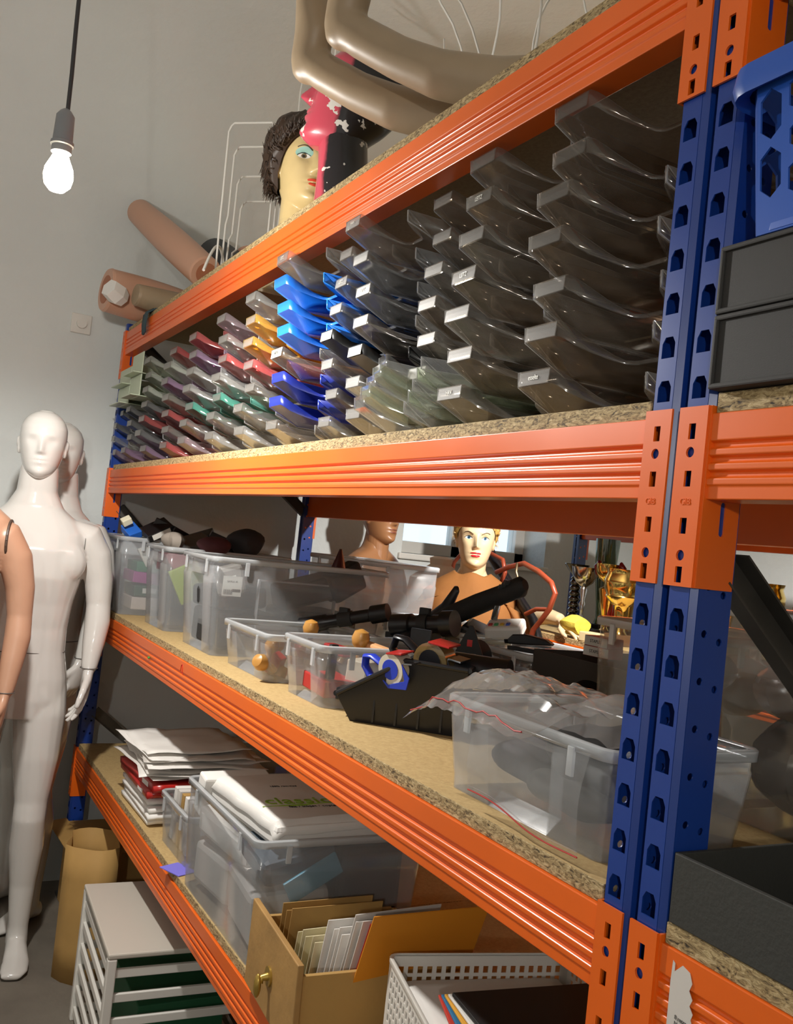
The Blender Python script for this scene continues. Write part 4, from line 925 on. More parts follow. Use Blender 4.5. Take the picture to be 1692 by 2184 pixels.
for q, (x, y, z, s, c, nm) in enumerate(((-.18, .17, .09, (.2, .18, .10), '2c2a29', 'black folded cloth under the bags'), (-.33, .15, .055, (.12, .14, .07), '5f5a60', 'grey packet low at the far side'), (-.20, .12, .04, (.2, .1, .05), '55504a', 'brown grey packet at the bottom'))):
    mb = MB(); mb.ball((0, 0, 0), s[0]/2, s[1]/2, s[2]/2, 22, 14); mb.v = [(a*(1+.1*sin(60*b)), b*(1+.1*sin(70*c_)), c_*(1+.14*sin(50*a+30*b))) for a, b, c_ in mb.v]
    o = mb.build('soft_packet', P('soft_'+c, c, .7), None, smooth=True, loc=(x, y, Z+z)); tag(o, f'{nm} of the near bin', 'packet', 'packets in the near bin')
# ------------------------------------------------------------------ lowest shelf: paper goods
ZD = TOPD + .001
rg = random.Random(11)
def sheet(name, label, W, D, loc, rot, mat, group, th=.0012, warp=.004, seed=0, notag=False, parent=None):
    c = crumple(seed, warp, 9)
    mb = MB(); mb.grid(lambda u, v: ((u-.5)*W, (v-.5)*D, c(u, v) - .010*max(0, abs(v-.5)*2-.8)), 12, 10)
    o = mb.build(name, mat, parent, smooth=True, angle=0, solid=th, off=1, loc=loc, rot=rot)
    if not notag: tag(o, label, 'paper', group)
    return o
# stack: red packets below, crumpled wrapping paper above
for k in range(4):
    sheet('magazine', f'white magazine, {ORD[k]} at the foot of the paper pile', .33, .28, (-2.12+rg.uniform(-.02, .02), .16, ZD+.004+.018*k), (0, 0, rg.uniform(-.12, .12)), PAPER, 'magazines under the paper pile', .012, .002, k)
for k, (dx, nm) in enumerate(((0, 'lower'), (.02, 'upper'))):
    o = sheet('red_packet', f'{nm} red foil packet squeezed in the paper pile', .36, .29, (-2.12+dx, .155, ZD+.082+.026*k), (0, 0, .06*k), RED, 'red packets', .02, .004, 10+k)
    MB().box(.06, .12, -.1462, -.1456, .004, .018).build('print_panel', PAPER, o)
for k in range(9):
    sheet('wrapping_sheet', f'creased white wrapping sheet, {ORD[k]} of the pile by the small bin', .40-.008*k+rg.uniform(-.02, .02), .34+rg.uniform(-.02, .02), (-2.10+rg.uniform(-.03, .03), .18+rg.uniform(-.02, .02), ZD+.132+.0085*k), (rg.uniform(-.03, .03), rg.uniform(-.03, .03), rg.uniform(-.2, .2)), PAPER if k % 3 else PAPER2, 'creased wrapping sheets', .0012, .012, 30+k)
storage_bin('small frosted bin of papers beside the large paper bin', -1.86, -1.59, .03, .26, ZD, .136, notch=False)
for k in range(6): small_box('paper_block', f'upright paper block, {ORD[k]} from the far side in the small bin', 'paper', (-1.82+.036*k, .145, ZD+.082), (.022, .18, .145), (0, .06, rg.uniform(-.04, .04)), [PAPER, PAPER2, KRAFT][k % 3], 'paper blocks in the small bin', bevel=.001)
o = MB().box(-.04, .04, -.03, .03, 0, .002).build('lilac_card', P('lilac', '7d74d8', .6), None, loc=(-1.60, .02, ZD), rot=(0, 0, .4)); tag(o, 'lilac card lying on the board beneath the small bin', 'card')
# large paper bin
storage_bin('large frosted bin stuffed with wrapped paper reams', -1.53, -1.02, .0, .40, ZD, .262, notch=False, taper=.05)
for k, (x, y, z, s, r, m, nm) in enumerate(((-1.40, .11, .06, (.2, .16, .1), (0, 0, .1), PAPER2, 'lowest crumpled ream at the far side'), (-1.17, .12, .07, (.22, .18, .12), (.1, 0, -.1), PAPER2, 'lowest ream near the corner'), (-1.36, .13, .17, (.24, .2, .07), (.1, .1, .2), PAPER, 'middle ream at the far side'), (-1.14, .12, .19, (.17, .17, .06), (.2, .1, 0), P('slate', '46525e', .6), 'slate blue folder pack near the corner'), (-1.2, .29, .12, (.3, .16, .2), (0, 0, 0), P('darkpack', '2b2b2e', .6), 'dark carton at the rear'))):
    small_box('paper_ream', f'{nm} of the large paper bin', 'paper', (x, y, ZD+z+.008), s, r, m, 'reams in the large paper bin', bevel=.015)
o = small_box('blue_wrap', 'light blue plastic wrap in the large paper bin', 'wrap', (-1.035+.0, .14, ZD+.175), (.008, .13, .05), (.5, 0, 0), P('lightblue', '4a8fa8', .4), bevel=.002)
rm_ = thing('paper_ream', 'wrapped ream printed classic on top of the large bin', 'paper', (-1.28, .21, ZD+.225), radians(4))
cc = crumple(77, .003, 10)
mb = MB(); mb.grid(lambda u, v: ((u-.5)*.40, (v-.5)*.34, .055+cc(u, v)-.055*max(0, abs(u-.5)*2-.9)*10*.5 - .05*max(0, abs(v-.5)*2-.9)*10*.5), 30, 26); mb.build('wrapper_top', PAPER, rm_, smooth=True, angle=30, solid=.002)
MB().box(-.195, .195, -.165, .165, 0, .05).build('ream_block', PAPER, rm_, bevel=.012)
text('lettering', 'classic', .066, P('olive_ink', '8fae3a', .6), rm_, (.06, -.05, .061), (0, 0, radians(84)), .0008)
text('lettering', 'fax / inkjet / copier', .016, INKM, rm_, (.105, -.03, .061), (0, 0, radians(84)), .0005)
text('lettering', '100% recycled', .012, INKM, rm_, (-.06, -.03, .061), (0, 0, radians(84)), .0005)
mb = MB(); mb.tube([(.085, -.15, .060), (.092, -.05, .060), (.082, .06, .060)], [.001, .003, .001], 6); mb.build('swoosh', P('olive_ink', '8fae3a', .6), rm_, smooth=True)
sr = small_box('paper_ream', 'narrow white ream standing at the far edge of the large bin', 'paper', (-1.475, .10, ZD+.235), (.05, .18, .10), (0, .2, .05), PAPER, None, ('y', .03, .03), bevel=.006)
# old wooden drawer used as an envelope box
dr = thing('drawer_box', 'old brown wooden drawer with a brass knob full of envelopes', 'drawer', (-.835, -.012, ZD), radians(-4))
DW = P('worn_wood', 'a8814a', .6, noise=.22, nscale=9, bump=.1, bscale=60)
mb = MB(); mb.prism([(-.148, 0), (.148, 0), (.142, .158), (-.146, .165)], -.012, .0, 'y'); mb.build('drawer_front', DW, dr, bevel=.002)
for x in (-.135, .125): MB().box(x, x+.01, 0, .30, .002, .135).build('side_board', CARD, dr, bevel=.001)
MB().box(-.135, .135, .29, .30, .002, .135).build('back_board', CARD, dr, bevel=.001); MB().box(-.135, .135, 0, .30, .001, .007).build('bottom_board', CARD, dr)
kb = MB(); kb.tube([(.0, -.012, .075), (.0, -.016, .075)], .018, 18); kn = kb.build('knob', P('brass', 'b99a4c', .3, .7), dr, smooth=True)
kb = MB(); kb.tube([(0, -.014, .075), (0, -.026, .074), (0, -.03, .068)], [.008, .006, .008], 12); kb.ball((0, -.034, .06), .011, .007, .022, 14, 10); kb.build('knob_grip', P('brass', 'b99a4c', .3, .7), kn, smooth=True)
def env(label, x, y, z, w_, h_, tilt, rz, mat, group='envelopes in the wooden drawer'):
    t = thing('envelope', label, 'envelope', (x, y, z), rz, group); t.rotation_euler = (0, tilt, rz)
    MB().box(-.001, .001, -w_/2, w_/2, 0, h_).build('paper_body', mat, t)
    mb = MB(); mb.add([(.0012, -w_/2, h_), (.0012, w_/2, h_), (.0018, 0, h_*.62)], [(0, 1, 2)]); mb.build('flap', mat, t)
    return t
ORANGEP, WINE = P('orange_paper', 'd98a1e', .7), P('wine_paper', '9c2a20', .6)
spec = [('kraft', KRAFT, .20, .16)]*3 + [('cream', P('cream_paper', 'd8cda8', .75), .19, .13)]*5 + [('white', PAPER, .18, .175)]*4 + [('pale grey', PAPER2, .19, .22)]*3 + [('wine red', WINE, .2, .235)]*2 + [('orange', ORANGEP, .24, .27)]
cnt = {}
for k, (c, m, w_, h_) in enumerate(spec):
    cnt[c] = cnt.get(c, 0)+1; tot = sum(1 for s in spec if s[0] == c)
    env(f'{c} envelope' + (f', {ORD[cnt[c]-1].replace("lowest", "first")} of its colour from the far end,' if tot > 1 else ' sticking up highest') + ' in the wooden drawer', -.945+.0125*k, .13+.004*k, ZD+.012, w_, h_-.01*(k % 2), radians(6+k*.9), rg.uniform(-.05, .05), m)
# kraft envelopes under the white basket
for k in range(6):
    sheet('kraft_envelope', f'brown kraft envelope, {ORD[k]} of the pile below the white basket', .34, .27, (-.44+rg.uniform(-.02, .02), .19+rg.uniform(-.012, .012), ZD+.002+.009*k), (0, 0, -.25+rg.uniform(-.12, .12)), KRAFT, 'kraft envelopes below the basket', .003, .004, 60+k)
# white perforated basket
ZB_ = ZD+.064
bk = thing('plastic_basket', 'white perforated plastic basket of paper on the lowest shelf', 'basket', (-.425, .235, ZB_), radians(-14))
bw, bd, bh = .33, .34, .125
mb = MB()
def wall(o, u, W_, Hh, nx, nz):
    cells = []; m_ = .012; zz = [.02+(Hh-.035)*k/nz for k in range(nz+1)]; xx = [m_+(W_-2*m_)*k/nx for k in range(nx+1)]
    cells += [(0, W_, 0, zz[0], None), (0, W_, zz[-1], Hh, None), (0, xx[0], zz[0], zz[-1], None), (xx[-1], W_, zz[0], zz[-1], None)]
    for i in range(nx):
        for j in range(nz):
            a0, a1, b0, b1 = xx[i], xx[i+1], zz[j], zz[j+1]; ra, rb = (a1-a0)*.28, (b1-b0)*.34
            ca, cb = (a0+a1)/2, (b0+b1)/2
            cells.append((a0, a1, b0, b1, [(ca-ra, cb-rb), (ca+ra, cb-rb), (ca+ra, cb+rb), (ca-ra, cb+rb)]))
    mb.plate(o, u, (0, 0, 1), W_, Hh, cells)
wall((-bw/2, -bd/2, 0), (1, 0, 0), bw, bh, 18, 5); wall((-bw/2, bd/2, 0), (1, 0, 0), bw, bh, 18, 5)
wall((-bw/2, -bd/2, 0), (0, 1, 0), bd, bh, 18, 5); wall((bw/2, -bd/2, 0), (0, 1, 0), bd, bh, 18, 5)
mb.add([(-bw/2, -bd/2, .001), (bw/2, -bd/2, .001), (bw/2, bd/2, .001), (-bw/2, bd/2, .001)], [(0, 1, 2, 3)])
mb.build('basket_body', WHITEP, bk, solid=.0022, off=0)
mb = MB(); mb.loft([[(a, b, z) for a, b in rrect(bw+q, bd+q, .02)] for q, z in ((.004, bh-.008), (.010, bh-.004), (.010, bh+.002), (.0, bh+.003))], 0, False, False); mb.build('rim', WHITEP, bk, smooth=True, angle=50, solid=.002, off=0)
for k in range(7):
    sheet('paper_sheet', f'white paper sheaf, {ORD[k]} in the white basket', .29, .30, (-.43+rg.uniform(-.006, .006), .235+rg.uniform(-.005, .005), ZB_+.006+.012*k), (0, 0, radians(-14)+rg.uniform(-.03, .03)), PAPER, 'paper in the white basket', .009, .0015, 80+k)
for k, (c, nm) in enumerate((('c23a2a', 'red'), ('2f6f9a', 'blue'), ('d9a03a', 'orange'), ('e6e2dc', 'white'), ('1c1b1c', 'black'))):
    o = MB().box(-.12, .12, -.16, .16, 0, .004 if k < 4 else .006).build('folder', P('folder_'+c, c, .5), None, loc=(-.30+.006*k, .22+.006*k, ZB_+.1285+.0065*k), rot=(0, 0, radians(-20+k*3)), bevel=.001); tag(o, f'{nm} cardboard folder on top of the white basket', 'folder', 'folders on the basket')
# back bin of brown odds on the lowest shelf
storage_bin('grey bin of brown odds at the rear of the lowest shelf', -2.62, -2.06, .50, .86, ZD, .19, notch=False, mat=CLEARG)
for k in range(12):
    c = ['3a2a1e', '6b4a2a', '2a2522', '8a6a3a', '1f1c1b'][k % 5]
    small_box('wooden_odd', f'{["dark", "brown", "black", "ochre", "sooty"][k % 5]} block, {ORD[k]} in the rear bin of brown odds', 'block', (-2.55+.04*k, .60+.06*(k % 4), ZD+.155+.02*(k % 3)), (.09, .07, .05), (rg.uniform(-.5, .5), rg.uniform(-.5, .5), rg.uniform(0, 3)), P('odd_'+c, c, .7), 'brown odds in the rear bin', bevel=.01)
# under the lowest shelf
cbx = thing('cardboard_box', 'brown cardboard box on the floor beside the mannequin', 'cardboard box', (-2.79, .20, 0), .05)
mb = MB(); mb.box(-.2, .2, -.20, .24, .0, .30); mb.build('box_body', CARD, cbx, bevel=.002)
mb = MB(); mb.obox((.0, -.235, .306), .40, .07, .004, (.12, 0, 0)); mb.build('flap', CARD, cbx); mb = MB(); mb.obox((.0, .30, .29), .40, .13, .004, (-.3, 0, 0)); mb.build('flap', CARD, cbx)
bg = MB(); bg.loft([[(.16*cos(a)*(1-.25*z), .09*sin(a)*(1+.2*sin(4*a)), z*.42) for a in [2*pi*k/20 for k in range(20)]] for z in (0, .25, .5, .75, 1)], 0, True, False); o = bg.build('paper_bag', KRAFT, None, smooth=True, angle=0, solid=.001, loc=(-2.40, -.02, .0)); tag(o, 'upright kraft paper bag on the floor by the mannequin leg', 'paper bag')
cr_ = thing('crate', 'white plastic crate with slotted sides under the lowest shelf', 'crate', (-1.83, .10, .0), radians(-3))
mb = MB(); w_, d_, h_ = .46, .42, .38
MB().box(-w_/2, w_/2, -d_/2, d_/2, .0, .01).build('crate_bottom', WHITEP, cr_)
for k in range(6):
    z = .02+k*.062
    for s_ in (-1, 1):
        MB().box(-w_/2, w_/2, s_*d_/2-.006, s_*d_/2+.006, z, z+.022).build('slat', WHITEP, cr_, bevel=.002); MB().box(s_*w_/2-.006, s_*w_/2+.006, -d_/2, d_/2, z, z+.022).build('slat', WHITEP, cr_, bevel=.002)
for x in (-w_/2, w_/2):
    for y in (-d_/2, d_/2): MB().box(x-.012, x+.012, y-.012, y+.012, 0, h_).build('corner_post', WHITEP, cr_, bevel=.003)
MB().box(-w_/2-.012, w_/2+.012, -d_/2-.012, d_/2+.012, h_, h_+.014).build('lid', P('crate_lid', 'bdb6aa', .6), cr_, bevel=.004)
o = MB().box(-.15, .15, -.12, .12, 0, .2).build('green_carton', P('deep_green', '1e5a38', .6), None, loc=(-1.83, .10, .012), bevel=.003); tag(o, 'deep green carton inside the white crate', 'carton')
for k, (x, h2) in enumerate(((-1.2, .26), (-.75, .3))):
    o = MB().box(-.2, .2, -.2, .2, 0, h2).build('floor_carton', P('dark_carton', '4a3a28', .8), None, loc=(x, .3, 0), bevel=.004); tag(o, f'{["shorter", "taller"][k]} dark brown carton on the floor under the rack', 'carton', 'dark cartons on the floor')
# ------------------------------------------------------------------ top shelf
ZA = TOPA
def lower_leg(label, ox, oz, seed):
    t = thing('display_calf', label, 'mannequin leg', (0, 0, 0), 0, 'beige mannequin legs on the top shelf')
    mb = MB(); P_ = [(-.50, .30, 2.297, .049), (-.60, .18, 2.297, .049), (-.69, .08, 2.296, .046), (-.76, .0, 2.316, .041), (-.82, -.05, 2.352, .037), (-.875, -.10, 2.394, .036), (-.905, -.125, 2.42, .034)]
    limb(mb, [(x+ox, y, z+oz, r) for x, y, z, r in P_], 22)
    # foot: sole turned to the far side, toes up
    h0 = Vector((-.905+ox, -.125, 2.425+oz)); upv = Vector((.10, -.05, .99)).normalized(); sole = Vector((-.80, -.35, .1)); sole = (sole-upv*sole.dot(upv)).normalized(); lat = upv.cross(sole)
    rings = []
    for s, hw, th, c in ((-.045, .016, .016, .0), (-.03, .028, .030, .004), (.0, .034, .042, .0), (.05, .036, .045, -.008), (.10, .040, .036, .0), (.15, .044, .024, .012), (.20, .040, .016, .016), (.235, .022, .010, .016)):
        rings.append([h0 + upv*s + sole*(c + th*cos(a)*(1 if cos(a) > 0 else .9)) + lat*hw*sin(a) for a in [2*pi*k/18 for k in range(18)]])
    mb.loft(rings)
    mb.build('leg_shell', BEIGE, t, remesh=.005, soft=14)
    return t
lower_leg('beige mannequin leg lying with its heel over the shelf edge, farther one', 0, 0, 1)
lower_leg('beige mannequin leg lying with its heel over the shelf edge, nearer one', .16, .0, 2)
# wig head
hw = thing('wig_head', 'female display head with short brown wig and blue eye shadow', 'display head', (-1.60, .15, ZA), radians(-2), 'display heads on the top shelf')
S = 1.06
h = thing('head', None, None); h.parent = hw; h.location = (0, 0, .125)
head_mb(S, 1.0).build('face', P('cream_skin', 'd6bd86', .3, coat=.2, noise=.06, nscale=14), h, remesh=.0028, soft=2)
face_paint(h, S, P('iris_brown', '6a5a3a', .3), P('lip_orange', 'd2452a', .4), SHADOWB)
hair_cap(h, P('brown_hair', '3a2a1e', .5, noise=.25, nscale=60), S, .80, .22, .028, .008, 9, 1300, .046)
mb = MB(); mb.lathe([(.085, 0), (.083, .02), (.062, .05), (.056, .10)], 26); mb.build('neck_base', P('cream_skin', 'd6bd86', .3), hw, smooth=True)
mb = MB(); mb.ball((.035, .07, .135), .006, .006, .009, 10, 8); mb.build('earring', P('pearl', 'e6dcd8', .2), hw, smooth=True)
# red and black painted head in profile
def chipped():
    m, nt, b = base('red_black_chipped'); Lk = nt.links
    tc = nt.nodes.new('ShaderNodeTexCoord'); sp = nt.nodes.new('ShaderNodeSeparateXYZ'); Lk.new(tc.outputs['Object'], sp.inputs[0])
    n = nt.nodes.new('ShaderNodeTexNoise'); n.inputs['Scale'].default_value = 14; n.inputs['Detail'].default_value = 4; Lk.new(tc.outputs['Object'], n.inputs['Vector'])
    def math_(op, a, b_, c=None):
        q = nt.nodes.new('ShaderNodeMath'); q.operation = op
        for i, v in enumerate((a, b_, c)):
            if v is None: continue
            if isinstance(v, (int, float)): q.inputs[i].default_value = v
            else: Lk.new(v, q.inputs[i])
        return q.outputs[0]
    edge = math_('MULTIPLY_ADD', n.outputs['Fac'], .035, sp.outputs['X'])
    fac = nt.nodes.new('ShaderNodeMapRange'); fac.inputs['From Min'].default_value = .036; fac.inputs['From Max'].default_value = .046; Lk.new(edge, fac.inputs['Value'])
    mx = nt.nodes.new('ShaderNodeMix'); mx.data_type = 'RGBA'; Lk.new(fac.outputs[0], mx.inputs[0]); mx.inputs[6].default_value = (*hexc('201d20'), 1); mx.inputs[7].default_value = (*hexc('c4495a'), 1)
    n2 = nt.nodes.new('ShaderNodeTexNoise'); n2.inputs['Scale'].default_value = 34; n2.inputs['Detail'].default_value = 3; Lk.new(tc.outputs['Object'], n2.inputs['Vector'])
    n3 = nt.nodes.new('ShaderNodeTexNoise'); n3.inputs['Scale'].default_value = 9; Lk.new(tc.outputs['Object'], n3.inputs['Vector'])
    k = math_('ADD', math_('MULTIPLY', n2.outputs['Fac'], .75), math_('MULTIPLY', n3.outputs['Fac'], .4)); ch = math_('GREATER_THAN', k, .685)
    m2 = nt.nodes.new('ShaderNodeMix'); m2.data_type = 'RGBA'; Lk.new(ch, m2.inputs[0]); Lk.new(mx.outputs[2], m2.inputs[6]); m2.inputs[7].default_value = (*hexc('d8d2ca'), 1)
    Lk.new(m2.outputs[2], b.inputs['Base Color']); b.inputs['Roughness'].default_value = .28; b.inputs['Coat Weight'].default_value = .3
    return m
CHIPPED = chipped()
rh = thing('painted_head', 'mannequin head painted red and black with chipped paint', 'display head', (-1.255, .10, ZA), radians(-118), 'display heads on the top shelf')
h = thing('head', None, None); h.parent = rh; h.location = (0.0, 0, .165); h.rotation_euler = (0, radians(-14), 0)
head_mb(1.16, 1.15, neck=False).build('face', CHIPPED, h, remesh=.0028, soft=2)
mb = MB(); mb.tube([(-.03, 0, 0), (-.025, 0, .05), (-.015, 0, .13), (-.005, 0, .23)], [.105, .072, .060, .058], 26); mb.build('neck', CHIPPED, rh, smooth=True)
# white wire stand
ws = thing('wire_stand', 'white bent wire stand with four tall loops on the top shelf', 'wire stand', (-2.07, .085, ZA), radians(-30))
for k, (px, hh, ln) in enumerate(((-.10, .33, -.10), (-.045, .38, -.05), (.01, .44, .0), (.075, .47, .06))):
    r = .02; W_ = .15; q = [(px, -.0, 0), (px+ln*.2, -.002, hh*.45), (px+ln*.5-.01, 0, hh*.52), (px+ln*.6, 0, hh-.02), (px+ln*.6+.006, .008, hh-.004), (px+ln*.6+.02, .02, hh)]
    q += [(px+ln*.6+.03, W_*.9, hh+.008), (px+ln*.6+.02, W_, hh-.01), (px+ln*.3, W_, hh*.5), (px, W_, 0)]
    mb = MB(); mb.tube(q, .0032, 8); mb.build('wire_loop', WIRE, ws, smooth=True)
mb = MB(); mb.tube([(-.15+.32*t, -.012, .0035+.12*sin(pi*t)) for t in [k/16 for k in range(17)]], .0045, 8); mb.build('wire_arc', WIRE, ws, smooth=True)
mb = MB(); mb.tube([(-.15+.32*t, .155, .0035+.10*sin(pi*t)) for t in [k/16 for k in range(17)]], .0036, 8); mb.build('wire_arc', WIRE, ws, smooth=True)
# springy white wires
rw = random.Random(5)
for q, (cx, cy, nm, n_, hh, sp) in enumerate(((-1.0, .42, 'tangle of thin white display wires behind the beige legs', 14, .62, .42), (-1.80, .28, 'thin springy white wires rising beside the wig head', 5, .95, .16))):
    t = thing('wire_tangle', nm, 'wires', (cx, cy, ZA))
    mb = MB(); mb.lathe([(.06, 0), (.06, .012), (.02, .018)], 20); mb.build('wire_base', WHITEP, t, smooth=True)
    for k in range(n_):
        a = 2*pi*k/n_+.3; r = sp*rw.uniform(.4, 1.0); pts = []; ph = rw.uniform(0, 6)
        for i in range(14):
            s_ = i/13; pts.append((cos(a)*r*s_**.8+.06*sin(ph+5*s_)*s_, sin(a)*r*s_**.8+.06*cos(ph+4.2*s_)*s_, .012+hh*s_*rw.uniform(.98, 1.02)-.10*s_**4*(k % 3)))
        mb = MB(); mb.tube(pts, .0028, 6); mb.build('wire', WIRE, t, smooth=True)
mb = MB(); mb.prism([(0, 0), (.04, 0), (.034, .04), (.02, .075), (.008, .08), (.002, .04)], -.02, .02, 'y'); o = mb.build('wooden_wedge', P('dark_wood', '5c4630', .6, noise=.3, nscale=25), None, loc=(-.36, .10, ZA+.0), rot=(0, 0, .4), bevel=.004); tag(o, 'small brown wooden wedge standing behind the nearer beige leg', 'wedge')
# loose limbs at the far end
def stump(label, a, b, ra, rb, mat, hollow=True, group='loose mannequin limbs at the far end'):
    t = thing('mannequin_limb', label, 'mannequin limb', (0, 0, 0), 0, group)
    A, B = Vector(a), Vector(b); mb = MB(); n = 12
    mb.tube([A.lerp(B, k/n) for k in range(n+1)], [(ra+(rb-ra)*k/n)*(1+.10*sin(pi*k/n)) for k in range(n+1)], 26); mb.build('shell', mat, t, smooth=True)
    d = (A-B).normalized()
    mb = MB(); mb.tube([A - d*.004, A + d*.006], [ra*1.02, ra*.96], 26); mb.build('rim', mat, t, smooth=True)
    if hollow:
        mb = MB(); mb.tube([A + d*.006, A + d*.0075], [ra*.66, ra*.66], 24); mb.build('end_cap', P('inner_skin', 'a86a4c', .6), t, smooth=True)
    return t
stump('pink thigh shell overhanging the far shelf end', (-2.85, -.12, ZA+.095), (-2.90, .27, ZA+.082), .082, .074, PINKSKIN)
stump('long pale pink leg leaning up to the wall with an open end', (-2.44, .135, ZA+.135), (-3.02, .00, ZA+.47), .058, .052, PINKSKIN)
stump('grey beige arm stump beside the pink thigh', (-2.69, -.04, ZA+.064), (-2.735, .28, ZA+.056), .040, .052, BEIGE, False)
stump('upright pink calf shell behind the thigh', (-2.80, .40, ZA+.36), (-2.74, .46, ZA+.005), .05, .062, PINKSKIN, False)
stump('dark grey stockinged limb lying behind the pink leg', (-2.5, .42, ZA+.09), (-2.95, .30, ZA+.35), .075, .075, P('dark_stocking', '4a4c4e', .7), False)
o = MB().loft([[(r*cos(a), r*sin(a), z) for a in [2*pi*k/6 for k in range(6)]] for r, z in ((.03, 0), (.042, .03), (.036, .075))]).build('paper_cup', PAPER, None, loc=(-2.755, -.075, ZA+.05), rot=(1.2, .3, .4)); tag(o, 'white paper cup wedged between the loose limbs', 'cup')
mb = MB(); pts = [(.02, .05, .004), (.0, .0, .006), (-.004, -.022, -.01), (-.006, -.024, -.05), (-.01, -.02, -.085)]
rings = [[Vector(p)+Vector((u*(.042-.004*i), 0, .004*sin(u*9+i))) for u in (-1, -.5, 0, .5, 1)] for i, p in enumerate(pts)]
mb.loft(rings, 0, False, False, False); o = mb.build('sock', P('teal_cloth', '33464c', .85), None, smooth=True, angle=0, solid=.004, loc=(-2.63, .012, ZA+.002)); tag(o, 'dark teal sock hanging over the orange beam', 'sock')
# ------------------------------------------------------------------ neighbouring bay
def clamshell(label, z, h_):
    t = thing('portfolio_box', label, 'box', (.273, .13, z), 0, 'black portfolio boxes')
    LIN = P('black_linen', '2a2826', .7, bump=.2, bscale=1500)
    MB().box(-.172, .172, -.1385, .14, .006, h_-.006).build('tray', LIN, t)
    MB().box(-.178, .178, -.142, .142, 0, .006).build('base_board', LIN, t, bevel=.002); MB().box(-.178, .178, -.142, .142, h_-.006, h_).build('lid_board', LIN, t, bevel=.002)
    MB().box(-.178, -.172, -.142, .142, .003, h_-.003).build('spine', LIN, t, bevel=.002)
    return t
clamshell('lower black linen portfolio box beside the blue post', TOPB+.001, .078); clamshell('upper black linen portfolio box under the blue basket', TOPB+.080, .072)
ZBK = TOPB+.153
bb = thing('plastic_basket', 'blue plastic basket with hexagonal holes on the black boxes', 'basket', (.305, .125, ZBK), 0)
BL = P('blue_basket_plastic', '2454b0', .38)
mb = MB(); Wb, Wt, Dd, Hb = .165, .205, .135, .165
def hexcell(cx, cz, rx, rz): return [(cx+rx*sin(a), cz+rz*cos(a)) for a in [2*pi*k/6 for k in range(6)]]
def tall(cx, cz, rx, rz): return [(cx-rx, cz-rz*.6), (cx, cz-rz), (cx+rx, cz-rz*.6), (cx+rx, cz+rz*.6), (cx, cz+rz), (cx-rx, cz+rz*.6)]
def hexwall(o, u, v, W_):
    n = max(3, round(W_/.032)); cw = W_/n; cells = []
    cells += [(0, W_, 0, .03, None), (0, W_, .145, .168, None)]
    for i in range(n):
        a0, a1 = i*cw, (i+1)*cw; c = (a0+a1)/2
        if i % 2 == 0:
            cells.append((a0, a1, .03, .0875, tall(c, .059, cw*.38, .025))); cells.append((a0, a1, .0875, .145, tall(c, .116, cw*.38, .025)))
        else:
            cells.append((a0, a1, .03, .068, tall(c, .047, cw*.36, .017))); cells.append((a0, a1, .068, .106, hexcell(c, .087, cw*.38, .014))); cells.append((a0, a1, .106, .145, tall(c, .127, cw*.36, .017)))
    mb.plate(o, u, v, W_, .168, cells)
k_ = (Wt-Wb)/.168
hexwall((-Wb, -Dd, 0), (1, 0, 0), (0, -.12, 1), 2*Wb); hexwall((-Wb, Dd, 0), (1, 0, 0), (0, .12, 1), 2*Wb); hexwall((-Wb, -Dd, 0), (0, 1, 0), (-.12, 0, 1), 2*Dd); hexwall((Wb, -Dd, 0), (0, 1, 0), (.12, 0, 1), 2*Dd)
e = .12*.168
for sx in (-1, 1):
    for sy in (-1, 1): mb.add([(sx*Wb, sy*Dd, 0), (sx*(Wb+e), sy*Dd, .168), (sx*Wb, sy*(Dd+e), .168)], [(0, 1, 2)]); 
mb.add([(-Wb, -Dd, .001), (Wb, -Dd, .001), (Wb, Dd, .001), (-Wb, Dd, .001)], [(0, 1, 2, 3)])
mb.build('basket_body', BL, bb, solid=.0025, off=0)
mb = MB(); mb.loft([[(a, b, z) for a, b in rrect(2*(Wb+e)+q, 2*(Dd+e)+q, .03)] for q, z in ((.006, .145), (.024, .140), (.028, .150), (.024, .168), (.0, .171))], 0, False, False); mb.build('rim', BL, bb, smooth=True, angle=50, solid=.002, off=0)
mb = MB(); mb.loft([[(a, b, z) for a, b in rrect(2*Wb+q, 2*Dd+q, .02)] for q, z in ((-.004, -.001), (.004, .002), (.006, .024))], 0, True, False); mb.build('base_band', BL, bb, smooth=True, angle=50)
storage_bin('white frosted box standing inside the blue basket', .175, .43, .05, .22, ZBK+.006, .30, notch=False, mat=PLASTIC('milky_white', (.8, .76, .76), milky=.55, gloss=.06, rough=.2, mcol=(.8, .75, .75)), clips=False)
# dark divided box with a teal lid
db = thing('divider_box', 'dark grey open box with dividers on the near lower shelf', 'box', (.335, .20, TOPC+.001), 0)
DG = P('charcoal_board', '33332f', .7, bump=.1, bscale=200)
MB().box(-.235, .235, -.195, .195, 0, .006).build('bottom', DG, db)
for s_ in (-1, 1):
    MB().box(-.235, .235, s_*.195-.003, s_*.195+.003, 0, .07).build('side', DG, db, bevel=.001); MB().box(s_*.235-.003, s_*.235+.003, -.195, .195, 0, .07).build('side', DG, db, bevel=.001)
MB().box(.0, .004, -.19, .19, .006, .06).build('divider', DG, db); MB().box(-.23, .23, .05, .054, .006, .06).build('divider', DG, db)
mb = MB(); mb.lathe([(.002, 0), (.028, .001), (.029, .014), (.026, .02), (.002, .022)], 26); o = mb.build('teal_lid', P('teal_plastic', '1f6a64', .4), None, smooth=True, loc=(.155, .085, TOPC+.0085), rot=(.0, 0, 0)); tag(o, 'teal plastic jar lid in the dark divided box', 'lid')
